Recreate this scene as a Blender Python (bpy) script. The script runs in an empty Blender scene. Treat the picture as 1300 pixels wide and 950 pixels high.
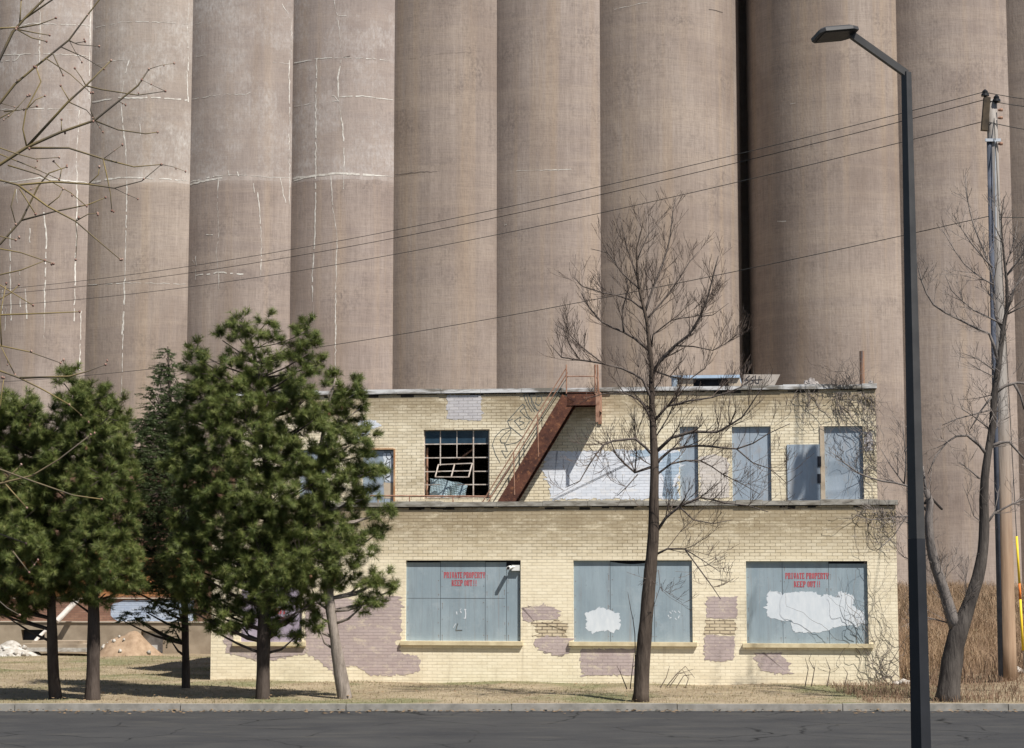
import bpy, math, random
from mathutils import Vector, Matrix
random.seed(7)
S = bpy.context.scene
R_ = math.radians
# ------------------------------------------------------------------ camera
EYE = Vector((0, 0, 2.45)); F_ = 2627.0; PITCH = R_(6.515)
cam = bpy.data.objects.new('camera', bpy.data.cameras.new('camera'))
S.collection.objects.link(cam); S.camera = cam
cam.location = EYE; cam.rotation_euler = (math.pi/2 + PITCH, 0, 0)
cam.data.sensor_width = 36; cam.data.lens = F_/1300*36
cam.data.shift_y = -45/1300; cam.data.clip_end = 3000
# ------------------------------------------------------------------ light
SUN_AZ, SUN_EL = 42.0, 55.0          # degrees to the right of the way back to the camera
w = bpy.data.worlds.new('World'); S.world = w; w.use_nodes = True
nt = w.node_tree; bg = nt.nodes['Background']
sk = nt.nodes.new('ShaderNodeTexSky'); sk.sky_type = 'NISHITA'; sk.sun_disc = False
sk.sun_elevation = R_(SUN_EL); sk.sun_rotation = R_(180 - SUN_AZ)
nt.links.new(sk.outputs[0], bg.inputs[0]); bg.inputs[1].default_value = 0.062
sl = bpy.data.lights.new('sun', 'SUN'); sl.energy = 4.9; sl.angle = R_(0.53); sl.color = (1, .955, .89)
so = bpy.data.objects.new('sun', sl); S.collection.objects.link(so)
a, e = R_(SUN_AZ), R_(SUN_EL)
sd = Vector((math.sin(a)*math.cos(e), -math.cos(a)*math.cos(e), math.sin(e)))
so.rotation_euler = sd.to_track_quat('Z', 'Y').to_euler(); so.location = (20, -20, 60)
S.view_settings.view_transform = 'Standard'; S.view_settings.look = 'None'
S.view_settings.gamma = 1; S.view_settings.exposure = 0.50
S.render.engine = 'CYCLES'

# ------------------------------------------------------------------ measuring helpers
fw = Vector((0, math.cos(PITCH), math.sin(PITCH))); up = Vector((0, -math.sin(PITCH), math.cos(PITCH)))
def ray(px, py): return fw + Vector((1, 0, 0))*((px-650)/F_) + up*((430-py)/F_)
def at(px, py, Y):
    d = ray(px, py); return EYE + d*(Y/d.y)
B_ = R_(7.7); O_ = Vector((0, 44.5, 0))
U_ = Vector((math.cos(B_), -math.sin(B_), 0)); N_ = Vector((math.sin(B_), math.cos(B_), 0))
def F(px, py, w=0.0):
    """point on the facade plane set back by w, as (u, z) in the building's frame"""
    d = ray(px, py); t = ((O_ - EYE).dot(N_) + w)/d.dot(N_); P = EYE + d*t
    return (P - O_).dot(U_), P.z
def FU(px, py, w=0.0): return F(px, py, w)[0]

# ------------------------------------------------------------------ mesh builder
class MB:
    def __init__(s): s.v = []; s.f = []; s.m = []; s.uv = {}
    def face(s, pts, m=0):
        n = len(s.v); s.v += [tuple(p) for p in pts]; s.f.append(tuple(range(n, n+len(pts)))); s.m.append(m)
    def box(s, x0, x1, y0, y1, z0, z1, m=0, T=None):
        c = [Vector((x, y, z)) for x in (x0, x1) for y in (y0, y1) for z in (z0, z1)]
        if T: c = [T @ p for p in c]
        n = len(s.v); s.v += [tuple(p) for p in c]
        for q in ((0,1,3,2), (4,6,7,5), (0,4,5,1), (2,3,7,6), (0,2,6,4), (1,5,7,3)):
            s.f.append(tuple(n+i for i in q)); s.m.append(m)
    def beam(s, p, q, w, h, m=0, upv=Vector((0, 0, 1))):
        p, q = Vector(p), Vector(q); d = (q-p); L = d.length; d.normalize()
        if abs(d.dot(upv)) > .99: upv = Vector((0, 1, 0))
        x = d.cross(upv).normalized(); y = x.cross(d)
        T = Matrix((( x.x, d.x, y.x, p.x), (x.y, d.y, y.y, p.y), (x.z, d.z, y.z, p.z), (0,0,0,1)))
        s.box(-w/2, w/2, 0, L, -h/2, h/2, m, T)
    def tube(s, pts, rad, n=6, m=0, cap=True):
        pts = [Vector(p) for p in pts]
        if not hasattr(rad, '__len__'): rad = [rad]*len(pts)
        base = len(s.v); ref = None
        for i, p in enumerate(pts):
            d = (pts[min(i+1, len(pts)-1)] - pts[max(i-1, 0)])
            if d.length < 1e-9: d = Vector((0,0,1))
            d.normalize()
            if ref is None: ref = d.orthogonal().normalized()
            ref = (ref - d*ref.dot(d))
            if ref.length < 1e-6: ref = d.orthogonal()
            ref.normalize(); b = d.cross(ref)
            for k in range(n):
                t = 2*math.pi*k/n
                s.v.append(tuple(p + (ref*math.cos(t) + b*math.sin(t))*rad[i]))
        for i in range(len(pts)-1):
            for k in range(n):
                a0 = base+i*n+k; a1 = base+i*n+(k+1) % n
                s.f.append((a0, a1, a1+n, a0+n)); s.m.append(m)
        if cap and n > 2:
            s.f.append(tuple(base+k for k in reversed(range(n)))); s.m.append(m)
            e0 = base+(len(pts)-1)*n
            s.f.append(tuple(e0+k for k in range(n))); s.m.append(m)
    def build(s, name, mats, parent=None, smooth=False, uv=None):
        me = bpy.data.meshes.new(name); me.from_pydata(s.v, [], s.f)
        if not isinstance(mats, (list, tuple)): mats = [mats]
        for mm in mats: me.materials.append(mm)
        me.polygons.foreach_set('material_index', s.m)
        if smooth: me.polygons.foreach_set('use_smooth', [True]*len(s.f))
        me.update()
        o = bpy.data.objects.new(name, me); S.collection.objects.link(o)
        if parent: o.parent = parent
        return o
def empty(name, loc=(0,0,0), rz=0):
    o = bpy.data.objects.new(name, None); S.collection.objects.link(o)
    o.location = loc; o.rotation_euler = (0, 0, rz); o.empty_display_size = .3; return o
def tag(o, label=None, cat=None, group=None, kind=None):
    for k, v in (('label', label), ('category', cat), ('group', group), ('kind', kind)):
        if v: o[k] = v
    return o
def rebase(o, loc):
    """move a mesh object's origin to loc, leaving its shape where it is"""
    loc = Vector(loc); o.data.transform(Matrix.Translation(-loc)); o.location = loc; return o

# ------------------------------------------------------------------ materials
class NT:
    def __init__(s, name, rough=.9, spec=.2):
        s.m = bpy.data.materials.new(name); s.m.use_nodes = True
        s.t = s.m.node_tree; s.b = s.t.nodes['Principled BSDF']
        s.b.inputs['Roughness'].default_value = rough
        s.b.inputs['Specular IOR Level'].default_value = spec
        s.tc = s.t.nodes.new('ShaderNodeTexCoord')
    def link(s, a, b): s.t.links.new(a, b)
    def mp(s, scale=(1,1,1), src='Object', rot=(0,0,0)):
        n = s.t.nodes.new('ShaderNodeMapping'); n.inputs['Scale'].default_value = scale
        n.inputs['Rotation'].default_value = rot
        s.link(s.tc.outputs[src] if isinstance(src, str) else src, n.inputs[0]); return n.outputs[0]
    def noise(s, scale=(1,1,1), sc=1.0, det=4, src='Object', rough=.6, dist=0):
        n = s.t.nodes.new('ShaderNodeTexNoise'); n.inputs['Scale'].default_value = sc
        n.inputs['Detail'].default_value = det; n.inputs['Roughness'].default_value = rough
        n.inputs['Distortion'].default_value = dist
        s.link(s.mp(scale, src), n.inputs['Vector']); return n.outputs['Fac']
    def ramp(s, fac, lo, hi, c0=(0,0,0), c1=(1,1,1)):
        n = s.t.nodes.new('ShaderNodeValToRGB'); r = n.color_ramp
        r.elements[0].position = lo; r.elements[1].position = hi
        r.elements[0].color = (*c0, 1); r.elements[1].color = (*c1, 1)
        s.link(fac, n.inputs[0]); return n.outputs[0]
    def mix(s, fac, a, b, mode='MIX'):
        n = s.t.nodes.new('ShaderNodeMix'); n.data_type = 'RGBA'; n.blend_type = mode
        for sock, v in ((n.inputs[0], fac), (n.inputs[6], a), (n.inputs[7], b)):
            if isinstance(v, (int, float)): sock.default_value = v
            elif isinstance(v, tuple): sock.default_value = (*v, 1)
            else: s.link(v, sock)
        return n.outputs[2]
    def math(s, op, a, b=0.0, c=None):
        n = s.t.nodes.new('ShaderNodeMath'); n.operation = op
        for i, v in enumerate((a, b) if c is None else (a, b, c)):
            if isinstance(v, (int, float)): n.inputs[i].default_value = v
            else: s.link(v, n.inputs[i])
        return n.outputs[0]
    def color(s, c):
        if isinstance(c, tuple): s.b.inputs['Base Color'].default_value = (*c, 1)
        else: s.link(c, s.b.inputs['Base Color'])
    def bump(s, h, strength=.4, dist=.01):
        n = s.t.nodes.new('ShaderNodeBump'); n.inputs['Strength'].default_value = strength
        n.inputs['Distance'].default_value = dist; s.link(h, n.inputs['Height'])
        s.link(n.outputs[0], s.b.inputs['Normal'])

def simple(name, c0, c1, sc=6, scale=(1,1,1), rough=.85, spec=.2, lo=.35, hi=.65, bump=.3, metallic=0):
    n = NT(name, rough, spec); f = n.noise(scale, sc, 5)
    n.color(n.ramp(f, lo, hi, c0, c1)); n.bump(n.noise(scale, sc*4, 3), bump, .005)
    n.b.inputs['Metallic'].default_value = metallic
    return n.m

def brick_mat(name, c0, c1, mortar, stain=(.30,.24,.14), stain_amt=.5, band=None, bw=.215, bh=.0677, ms=.0055, smooth_below=None, wear=None, drips=0.0):
    n = NT(name, .85, .25)
    sp = n.t.nodes.new('ShaderNodeSeparateXYZ'); n.link(n.tc.outputs['Object'], sp.inputs[0])
    cb = n.t.nodes.new('ShaderNodeCombineXYZ'); n.link(sp.outputs[0], cb.inputs[0]); n.link(sp.outputs[2], cb.inputs[1])
    n.link(n.math('MULTIPLY', sp.outputs[1], 1.0), cb.inputs[2])
    br = n.t.nodes.new('ShaderNodeTexBrick'); br.offset = .5
    n.link(cb.outputs[0], br.inputs['Vector'])
    br.inputs['Scale'].default_value = 1; br.inputs['Brick Width'].default_value = bw
    br.inputs['Row Height'].default_value = bh; br.inputs['Mortar Size'].default_value = ms
    br.inputs['Mortar Smooth'].default_value = .25; br.inputs['Bias'].default_value = -.2
    br.inputs['Color1'].default_value = (*c0, 1); br.inputs['Color2'].default_value = (*c1, 1)
    # mortar darkness varies: painted-over joints in places, open and dirty in others
    v = n.noise((1,1,1), .9, 4)
    mc = n.ramp(v, .38, .62, tuple(x*.55+y*.45 for x, y in zip(c0, mortar)), mortar)
    if smooth_below is not None:
        zz = n.math('SUBTRACT', smooth_below, n.math('ADD', sp.outputs[2], n.math('MULTIPLY', n.noise((.7,1,1), 1.2, 4), .7)))
        zf_ = n.math('MULTIPLY', n.math('MAXIMUM', n.math('MINIMUM', n.math('MULTIPLY', n.math('ADD', zz, .5), 4.0), 1.0), 0.0), .72)
        mc = n.mix(zf_, mc, tuple(x*.86 for x in c0))
    n.link(mc, br.inputs['Mortar'])
    col = br.outputs['Color']
    # broad tone drift, rain stains, horizontal dirt
    col = n.mix(n.math('MULTIPLY', n.ramp(n.noise((.35,1,1.1), 1.6, 6, rough=.7), .52, .72), stain_amt), col, stain, 'MULTIPLY')
    st = n.ramp(n.noise((.6,1,5), 1.5, 6, rough=.75), .55, .70)
    col = n.mix(n.math('MULTIPLY', st, stain_amt*.6), col, tuple(x*1.6 for x in stain), 'MIX')
    col = n.mix(n.math('MULTIPLY', n.ramp(n.noise((1,1,1), 7, 3), .45, .8), .35), col, tuple(min(1, x*1.18) for x in c1))
    if band:   # a dirty weathered zone just under a coping: (z of coping, depth)
        z0, dp = band
        t = n.math('DIVIDE', n.math('SUBTRACT', z0, sp.outputs[2]), dp)
        t = n.math('SUBTRACT', 1.0, t); t = n.math('MAXIMUM', t, 0.0)
        t = n.math('MULTIPLY', t, n.ramp(n.noise((1.0,1,3), 2.0, 7, rough=.8), .32, .52))
        col = n.mix(n.math('MINIMUM', n.math('MULTIPLY', t, 1.1), .72), col, (.235,.175,.10))
        lo = n.math('MULTIPLY', n.math('MAXIMUM', n.math('SUBTRACT', 1.0, n.math('MULTIPLY', sp.outputs[2], 1.3)), 0.0), n.ramp(n.noise((.9,1,1.6), 1.4, 7, rough=.8), .48, .62))
        col = n.mix(n.math('MULTIPLY', lo, .55), col, (.30,.22,.12))
    if smooth_below is not None:   # the over-painted lower zone is paler and flatter
        col = n.mix(n.math('MULTIPLY', zf_, .55), col, tuple(min(1, x*1.09) for x in c1))
    if drips:
        dz = n.ramp(n.noise((7,1,.35), 1.0, 5, rough=.7), .56, .70)
        col = n.mix(n.math('MULTIPLY', dz, drips), col, (.27,.19,.11))
    if wear:
        wv = n.ramp(n.noise((1,1,2.2), 3.2, 8, rough=.8), .53, .60)
        col = n.mix(n.math('MULTIPLY', wv, .75), col, wear)
        col = n.mix(n.math('MULTIPLY', n.ramp(n.noise((.5,1,1), 2.5, 4), .35, .65), .25), col, tuple(x*1.35 for x in c1))
    # missing chips of paint
    ch = n.ramp(n.noise((1,1,2.5), 14, 2), .68, .72)
    col = n.mix(n.math('MULTIPLY', ch, .4), col, (.25,.17,.10))
    n.color(col)
    h = n.math('SUBTRACT', 1.0, br.outputs['Fac'])
    h = n.math('ADD', h, n.math('MULTIPLY', n.noise((1,1,1), 40, 2), .35))
    n.bump(h, .8, .008)
    return n.m

CREAM = dict(c0=(.71,.62,.445), c1=(.83,.75,.575), mortar=(.15,.11,.065))

# ------------------------------------------------------------------ terrain
def smooth(a, b, x):
    t = max(0, min(1, (x-a)/(b-a))); return t*t*(3-2*t)
KERB = 38.0
def gz(x, y):
    if y < KERB: return 0.0
    z = .12 + .06*smooth(KERB, 45, y)
    r = smooth(7.5, 12, x)
    z += r*(.36*smooth(KERB+.3, 42.5, y) + 1.25*smooth(46, 78, y))
    z += .5*smooth(60, 100, y)*(1-r)
    if y > KERB+.5: z += .03*math.sin(x*1.7+y*.6)*math.sin(y*1.3-x*.4)*smooth(KERB+.5, KERB+2, y)
    return z
def terrain():
    m = MB(); xs = []; x = -60.0
    while x <= 60: xs.append(x); x += .5 if -22 < x < 22 else 2.0
    xs = [-900, -300, -120] + xs + [120, 300, 900]
    ys = []; y = KERB+.15
    while y < 64: ys.append(y); y += .35
    while y < 150: ys.append(y); y += 3
    ys += [200, 400, 900, 1800]
    for yy in ys:
        for xx in xs: m.v.append((xx, yy, gz(xx, yy)))
    nx = len(xs)
    for j in range(len(ys)-1):
        for i in range(nx-1):
            k = j*nx+i; m.f.append((k, k+1, k+1+nx, k+nx)); m.m.append(0)
    n = NT('dry_ground', .95, .1)
    c = n.ramp(n.noise((1,1,1), .8, 6), .35, .65, (.20,.155,.10), (.33,.265,.18))
    c = n.mix(n.ramp(n.noise((1,1,1), .35, 4), .5, .62), c, (.15,.15,.075))
    c = n.mix(n.ramp(n.noise((1,1,1), 9, 4), .5, .75), c, (.34,.29,.20))
    n.color(c); n.bump(n.noise((1,1,1), 12, 5), .8, .04)
    return tag(m.build('ground', n.m, smooth=True), kind='structure')
terrain()
m = MB(); m.face([(-900,-200,0), (900,-200,0), (900,KERB,0), (-900,KERB,0)])
n = NT('asphalt', .93, .15)
c = n.ramp(n.noise((1,1,1), .6, 5), .3, .7, (.034,.034,.036), (.055,.054,.053))
c = n.mix(n.math('MULTIPLY', n.ramp(n.noise((1,1,1), 60, 2), .55, .7), .5), c, (.10,.10,.095))
vo = n.t.nodes.new('ShaderNodeTexVoronoi'); vo.feature = 'DISTANCE_TO_EDGE'; vo.inputs['Scale'].default_value = .55
dn = n.t.nodes.new('ShaderNodeTexNoise'); dn.inputs['Scale'].default_value = 1.3; dn.inputs['Detail'].default_value = 6; n.link(n.tc.outputs['Object'], dn.inputs['Vector'])
av = n.mix(.35, n.tc.outputs['Object'], dn.outputs['Color'], 'ADD'); n.link(av, vo.inputs['Vector'])
c = n.mix(n.math('MULTIPLY', n.ramp(vo.outputs['Distance'], .004, .014, (1,1,1), (0,0,0)), n.ramp(n.noise((1,1,1), .35, 3), .42, .55)), c, (.014,.014,.014))
c = n.mix(n.math('MULTIPLY', n.ramp(n.noise((.5,1.6,1), 1.2, 6, rough=.7), .52, .66), .45), c, (.085,.08,.07))
n.color(c); n.bump(n.noise((1,1,1), 80, 3), .5, .01)
tag(m.build('road', n.m), kind='structure')
m = MB(); x = -60.0
while x < 60:
    m.box(x, x+2.985, KERB, KERB+.15, -.02, .125 + random.uniform(-.004, .004)); x += 3
tag(m.build('kerb', simple('kerb_concrete', (.20,.19,.17), (.32,.30,.27), 4)), kind='structure')

# ------------------------------------------------------------------ silos
SB = R_(4.0); SU = Vector((math.cos(SB), -math.sin(SB), 0)); SN = Vector((math.sin(SB), math.cos(SB), 0))
SJ = Vector((-25.9, 123+25.9*math.tan(SB), 0)); PA, RA, PB, RB = 6.26, 5.45, 6.54, 5.5
def silo_mat(k, pale, seamz):
    n = NT('weathered_silo_concrete', .95, .12)
    off = k*13.7
    mp = n.t.nodes.new('ShaderNodeMapping'); mp.inputs['Location'].default_value = (off, off*.37, 0)
    n.link(n.tc.outputs['UV'], mp.inputs[0]); uv = mp.outputs[0]
    base = n.ramp(n.noise((.25,.12,1), 1.0, 5, src=uv), .35, .65, (.283,.232,.203), (.388,.328,.288))
    # vertical board / run-off streaks
    v = n.ramp(n.noise((3.2,.06,1), 1, 8, src=uv, rough=.78), .38, .62)
    base = n.mix(n.math('MULTIPLY', v, .42), base, (.185,.15,.13))
    v2 = n.ramp(n.noise((.9,.025,1), 1, 3, src=uv), .52, .68)
    base = n.mix(n.math('MULTIPLY', v2, .45), base, (.40,.30,.205))
    # slip-form lifts: fine horizontal banding
    h = n.ramp(n.noise((.22,4.0,1), 1, 6, src=uv, rough=.75), .36, .66)
    base = n.mix(n.math('MULTIPLY', h, .13), base, (.19,.155,.135))
    h2 = n.ramp(n.noise((.05,1.0,1), 1, 4, src=uv, dist=.4), .45, .62)
    base = n.mix(n.math('MULTIPLY', h2, .26), base, (.42,.345,.28))
    # woven cross-hatch grain
    g = n.math('MULTIPLY', n.noise((16,1.2,1), 1, 3, src=uv), n.noise((1.2,16,1), 1, 3, src=uv))
    base = n.mix(n.math('MULTIPLY', n.ramp(g, .20, .36), .32), base, (.145,.118,.10))
    # sooty blotches
    b = n.math('MULTIPLY', n.ramp(n.noise((.35,.28,1), 1, 8, src=uv, rough=.8), .50, .70), n.ramp(n.noise((6,4,1), 1, 3, src=uv), .4, .6))
    base = n.mix(n.math('MULTIPLY', b, .7), base, (.12,.10,.092))
    if pale > 0:
        sp = n.t.nodes.new('ShaderNodeSeparateXYZ'); n.link(n.tc.outputs['UV'], sp.inputs[0])
        gt = n.math('GREATER_THAN', n.math('ADD', sp.outputs[1], n.math('MULTIPLY', n.noise((.4,.4,1), 1, 3, src=uv), .5)), seamz)
        p = n.math('MULTIPLY', n.ramp(n.noise((.30,.22,1), 1, 9, src=uv, rough=.82), .47, .66), n.ramp(n.noise((7,3,1), 1, 5, src=uv), .32, .62))
        p = n.math('MULTIPLY', n.math('MULTIPLY', p, gt), pale)
        base = n.mix(p, base, (.50,.475,.45))
        # a slight overall grey cast above the joint
        base = n.mix(n.math('MULTIPLY', gt, .22*pale), base, (.40,.36,.335))
        # pale band along the joint
        dd = n.math('ABSOLUTE', n.math('SUBTRACT', sp.outputs[1], seamz))
        bd = n.math('MULTIPLY', n.math('SUBTRACT', 1.0, n.math('MINIMUM', n.math('DIVIDE', dd, .55), 1.0)), n.ramp(n.noise((.8,2,1), 1, 5, src=uv), .35, .65))
        base = n.mix(n.math('MULTIPLY', bd, .5*pale), base, (.52,.46,.41))
    tone = random.Random(k*7+1); v_ = tone.uniform(.95, 1.05); base = n.mix(1.0, base, (v_*tone.uniform(.995,1.01), v_, v_*tone.uniform(1.0,1.03)), 'MULTIPLY')
    bs = n.ramp(n.noise((.16,.05,1), 1, 5, src=uv, dist=.8), .54, .66); base = n.mix(n.math('MULTIPLY', bs, .38), base, (.20,.155,.13))
    n.color(base); n.bump(n.noise((9,3,1), 1, 5, src=uv), .45, .025)
    return n.m
crackm = simple('lime_bloom', (.40,.36,.32), (.72,.70,.66), 3.5, bump=.1)
darkm = simple('open_crack', (.06,.05,.045), (.12,.10,.09), 9, bump=.1)
SILO_H = 47.0
def silo(k, c, R, label, pale=0.0, cracks=(), z0=-1.0):
    m = MB(); NS = 160
    uvs = []
    for i in range(NS):
        t0, t1 = 2*math.pi*i/NS, 2*math.pi*(i+1)/NS
        nseg = 2
        for j in range(nseg):
            za, zb = z0 + (SILO_H-z0)*j/nseg, z0 + (SILO_H-z0)*(j+1)/nseg
            m.face([(R*math.cos(t0), R*math.sin(t0), za), (R*math.cos(t1), R*math.sin(t1), za),
                    (R*math.cos(t1), R*math.sin(t1), zb), (R*math.cos(t0), R*math.sin(t0), zb)])
            uvs += [(t0*R, za), (t1*R, za), (t1*R, zb), (t0*R, zb)]
    m.face([(R*math.cos(2*math.pi*i/NS), R*math.sin(2*math.pi*i/NS), SILO_H) for i in range(NS)]); uvs += [(0, 0)]*NS
    nv = len(m.v)
    c3 = Vector((c.x, c.y, 0))
    for pts, wpx, mi in cracks:
        # densify and give the crack its small wander
        P = []
        for (x0, y0), (x1, y1) in zip(pts[:-1], pts[1:]):
            nn = max(1, int(math.hypot(x1-x0, y1-y0)/4))
            for q in range(nn):
                t = q/nn; P.append((x0+(x1-x0)*t+random.gauss(0, .35), y0+(y1-y0)*t+random.gauss(0, .35)))
        P.append(pts[-1])
        W = []
        for x, y in P:
            d = ray(x, y); o = EYE - c3; RR = R+.012
            A = d.x*d.x+d.y*d.y; Bq = 2*(o.x*d.x+o.y*d.y); C = o.x*o.x+o.y*o.y-RR*RR; D = Bq*Bq-4*A*C
            if D < 0: continue
            W.append(EYE + d*((-Bq-math.sqrt(D))/(2*A)) - c3)
        wd = []
        v = wpx
        for _ in W: v = max(.25*wpx, min(1.6*wpx, v+random.gauss(0, .22*wpx))); wd.append(v*.047*.5*.62)
        for i in range(len(W)-1):
            p, q = W[i], W[i+1]; t = (q-p)
            if random.random() < .10: continue
            if t.length < 1e-6: continue
            nr = Vector((p.x, p.y, 0)).normalized(); s0 = t.cross(nr).normalized()
            m.face([p-s0*wd[i], p+s0*wd[i], q+s0*wd[i+1], q-s0*wd[i+1]], mi); uvs += [(0, 0)]*4
    o = m.build('grain_silo', [silo_mat(k, pale, 26.35), crackm, darkm])
    ul = o.data.uv_layers.new(name='UVMap')
    flat = [v for uv in uvs for v in uv]; ul.data.foreach_set('uv', flat)
    o.data.polygons.foreach_set('use_smooth', [len(p.vertices) == 4 and p.index < NS*2 for p in o.data.polygons])
    o.location = c3
    tag(o, label, 'silo', 'concrete grain silos behind the brick building'); return o
W1, DK = 1, 2
cr = {
 0: [([(0,37),(40,30),(116,32)], 1.3, 1), ([(0,70),(60,68),(115,72)], 1.2, 1), ([(0,78),(20,77),(25,70)], 1.5, 1),
     ([(50,0),(51,35),(50,75),(48,90)], 1.8, 1), ([(0,139),(60,138),(100,140)], 1.3, 1), ([(101,140),(97,200),(98,260),(96,330),(94,408)], 2.2, 1),
     ([(5,232),(50,226),(110,232)], 1.8, 1), ([(55,265),(59,300),(57,360),(56,430)], 2.0, 1), ([(38,290),(38,308)], 1.6, 1),
     ([(13,290),(13,340),(14,407)], 1.8, 1), ([(25,345),(26,390)], 1.8, 1), ([(32,367),(34,405)], 1.8, 1), ([(3,368),(3,400)], 1.6, 1),
     ([(103,395),(101,470)], 1.8, 1), ([(8,390),(6,420)], 1.3, 1), ([(116,0),(114,60),(113,130)], 2.0, 1), ([(21,240),(22,262)], 1.3, 1)],
 1: [([(118,36),(150,29),(180,27),(215,29),(240,31)], 1.8, 1), ([(120,82),(145,77),(164,76)], 1.4, 1), ([(164,76),(158,98),(153,125),(156,160)], 2.2, 1),
     ([(164,76),(170,92),(174,108)], 1.4, 1), ([(117,130),(150,124),(200,124),(238,127)], 2.0, 1), ([(156,160),(160,190),(161,240),(159,330),(157,400),(154,505)], 2.4, 1),
     ([(115,232),(150,225),(190,226),(238,229)], 2.6, 1), ([(113,362),(160,359),(200,360),(236,361)], 1.6, 1), ([(240,0),(238,40),(239,90)], 2.2, 1), ([(178,158),(178,172)], 1.2, 1),
     ([(237,90),(239,130)], 1.6, 1), ([(157,395),(155,425)], 3.0, 1)],
 2: [([(244,31),(256,28)], 1.0, 1), ([(244,72),(262,70)], 1.0, 1), ([(244,126),(280,120),(312,120),(318,117)], 1.4, 1),
     ([(242,231),(270,224),(305,222),(340,225),(368,226)], 2.8, 1), ([(242,234),(262,229),(282,226)], 2.4, 1), ([(290,216),(291,223)], 1.6, 1), ([(301,218),(303,224)], 2.2, 1), ([(346,79),(368,81)], 1.0, 1),
     ([(277,227),(276,265),(278,298),(274,320),(277,345),(278,370)], 2.0, 1), ([(327,244),(330,275),(332,310),(331,350)], 1.8, 1), ([(321,229),(323,245)], 1.2, 1),
     ([(356,226),(360,245),(364,262)], 1.6, 1), ([(249,325),(248,355)], 1.4, 1), ([(249,350),(275,346),(309,348)], 1.6, 1), ([(262,298),(274,298)], 1.2, 1), ([(358,5),(366,18),(370,30),(370,75)], 1.8, 1),
     ([(245,330),(248,340)], 1.2, 1), ([(367,170),(368,260)], 1.3, 1), ([(367,76),(368,160)], 1.3, 1)],
 3: [([(373,80),(400,75),(430,73),(465,74),(499,78)], 1.6, 1), ([(424,0),(428,20),(430,32),(434,72)], 1.7, 1), ([(434,72),(429,100),(430,130),(435,160),(437,200),(436,240)], 2.0, 1),
     ([(402,75),(401,120),(401,200),(400,300),(396,350),(398,408)], 1.8, 1), ([(373,135),(400,131),(430,128),(425,122),(417,121)], 1.4, 1), ([(430,123),(460,122),(499,127)], 1.7, 1), ([(372,227),(400,223),(430,220),(465,222),(498,224)], 2.8, 1),
     ([(373,230),(392,224)], 2.0, 1), ([(420,223),(422,260),(428,300),(426,380),(426,470)], 2.0, 1), ([(430,20),(440,20)], 1.2, 1), ([(436,73),(449,70)], 1.0, 2), ([(372,0),(372,20)], 1.4, 1)],
 4: [([(502,222),(530,219),(555,218)], 1.0, 2), ([(520,75),(560,68),(600,66)], .7, 2)],
 5: [([(655,217),(700,216),(725,215)], .8, 1), ([(640,286),(643,285)], 1.4, 1)],
 6: [([(900,12),(922,17)], 1.0, 2), ([(780,12),(810,5),(822,3)], 1.0, 1)],
 7: [([(987,281),(998,281)], 1.8, 1), ([(1003,132),(1010,131)], 1.2, 1)],
}
labels = ['second silo column from the left photo edge, banded by pale cracks behind bare twigs','third silo column from the left, long white vertical crack behind the spruce top',
 'fourth silo from the left, pale blotches and short white drips above the tallest pine','fifth silo from the left, crossed by white cracks and a long pale vertical seam',
 'sixth silo from the left, plain brown above the broken window','plain brown silo above the rusty fire escape','wide silo behind the bare tree, beside the black vertical gap']
for i in range(-1, 7):
    J = SJ + SU*(PA*(i-1)); h = math.sqrt(RA*RA-(PA/2)**2); c = J + SU*(PA/2) + SN*h
    # i = 0 is the silo left of the first joint
    lab = 'leftmost silo, a sliver cut by the left photo edge' if i == -1 else labels[i]
    silo(i+2, c, RA, lab, pale=(1.0 if i <= 3 else 0.0), cracks=cr.get(i, ()))
J0 = SJ + SU*49.10; hB = math.sqrt(RB*RB-(PB/2)**2)
labB = ['silo right of the black gap, its left flank in deep shade', 'silo column between the street lamp and the utility pole', 'rightmost silo at the right photo edge beyond the utility pole']
for i in range(3):
    c = J0 + SU*(PB*(i-.5)) + SN*hB
    silo(12+i, c, RB, labB[i], cracks=cr.get(7+i, ()))
silo(20, Vector((14.3, 135.5, 0)), 5.6, 'dark rear silo just glimpsed through the narrow black gap between two columns')

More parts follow.
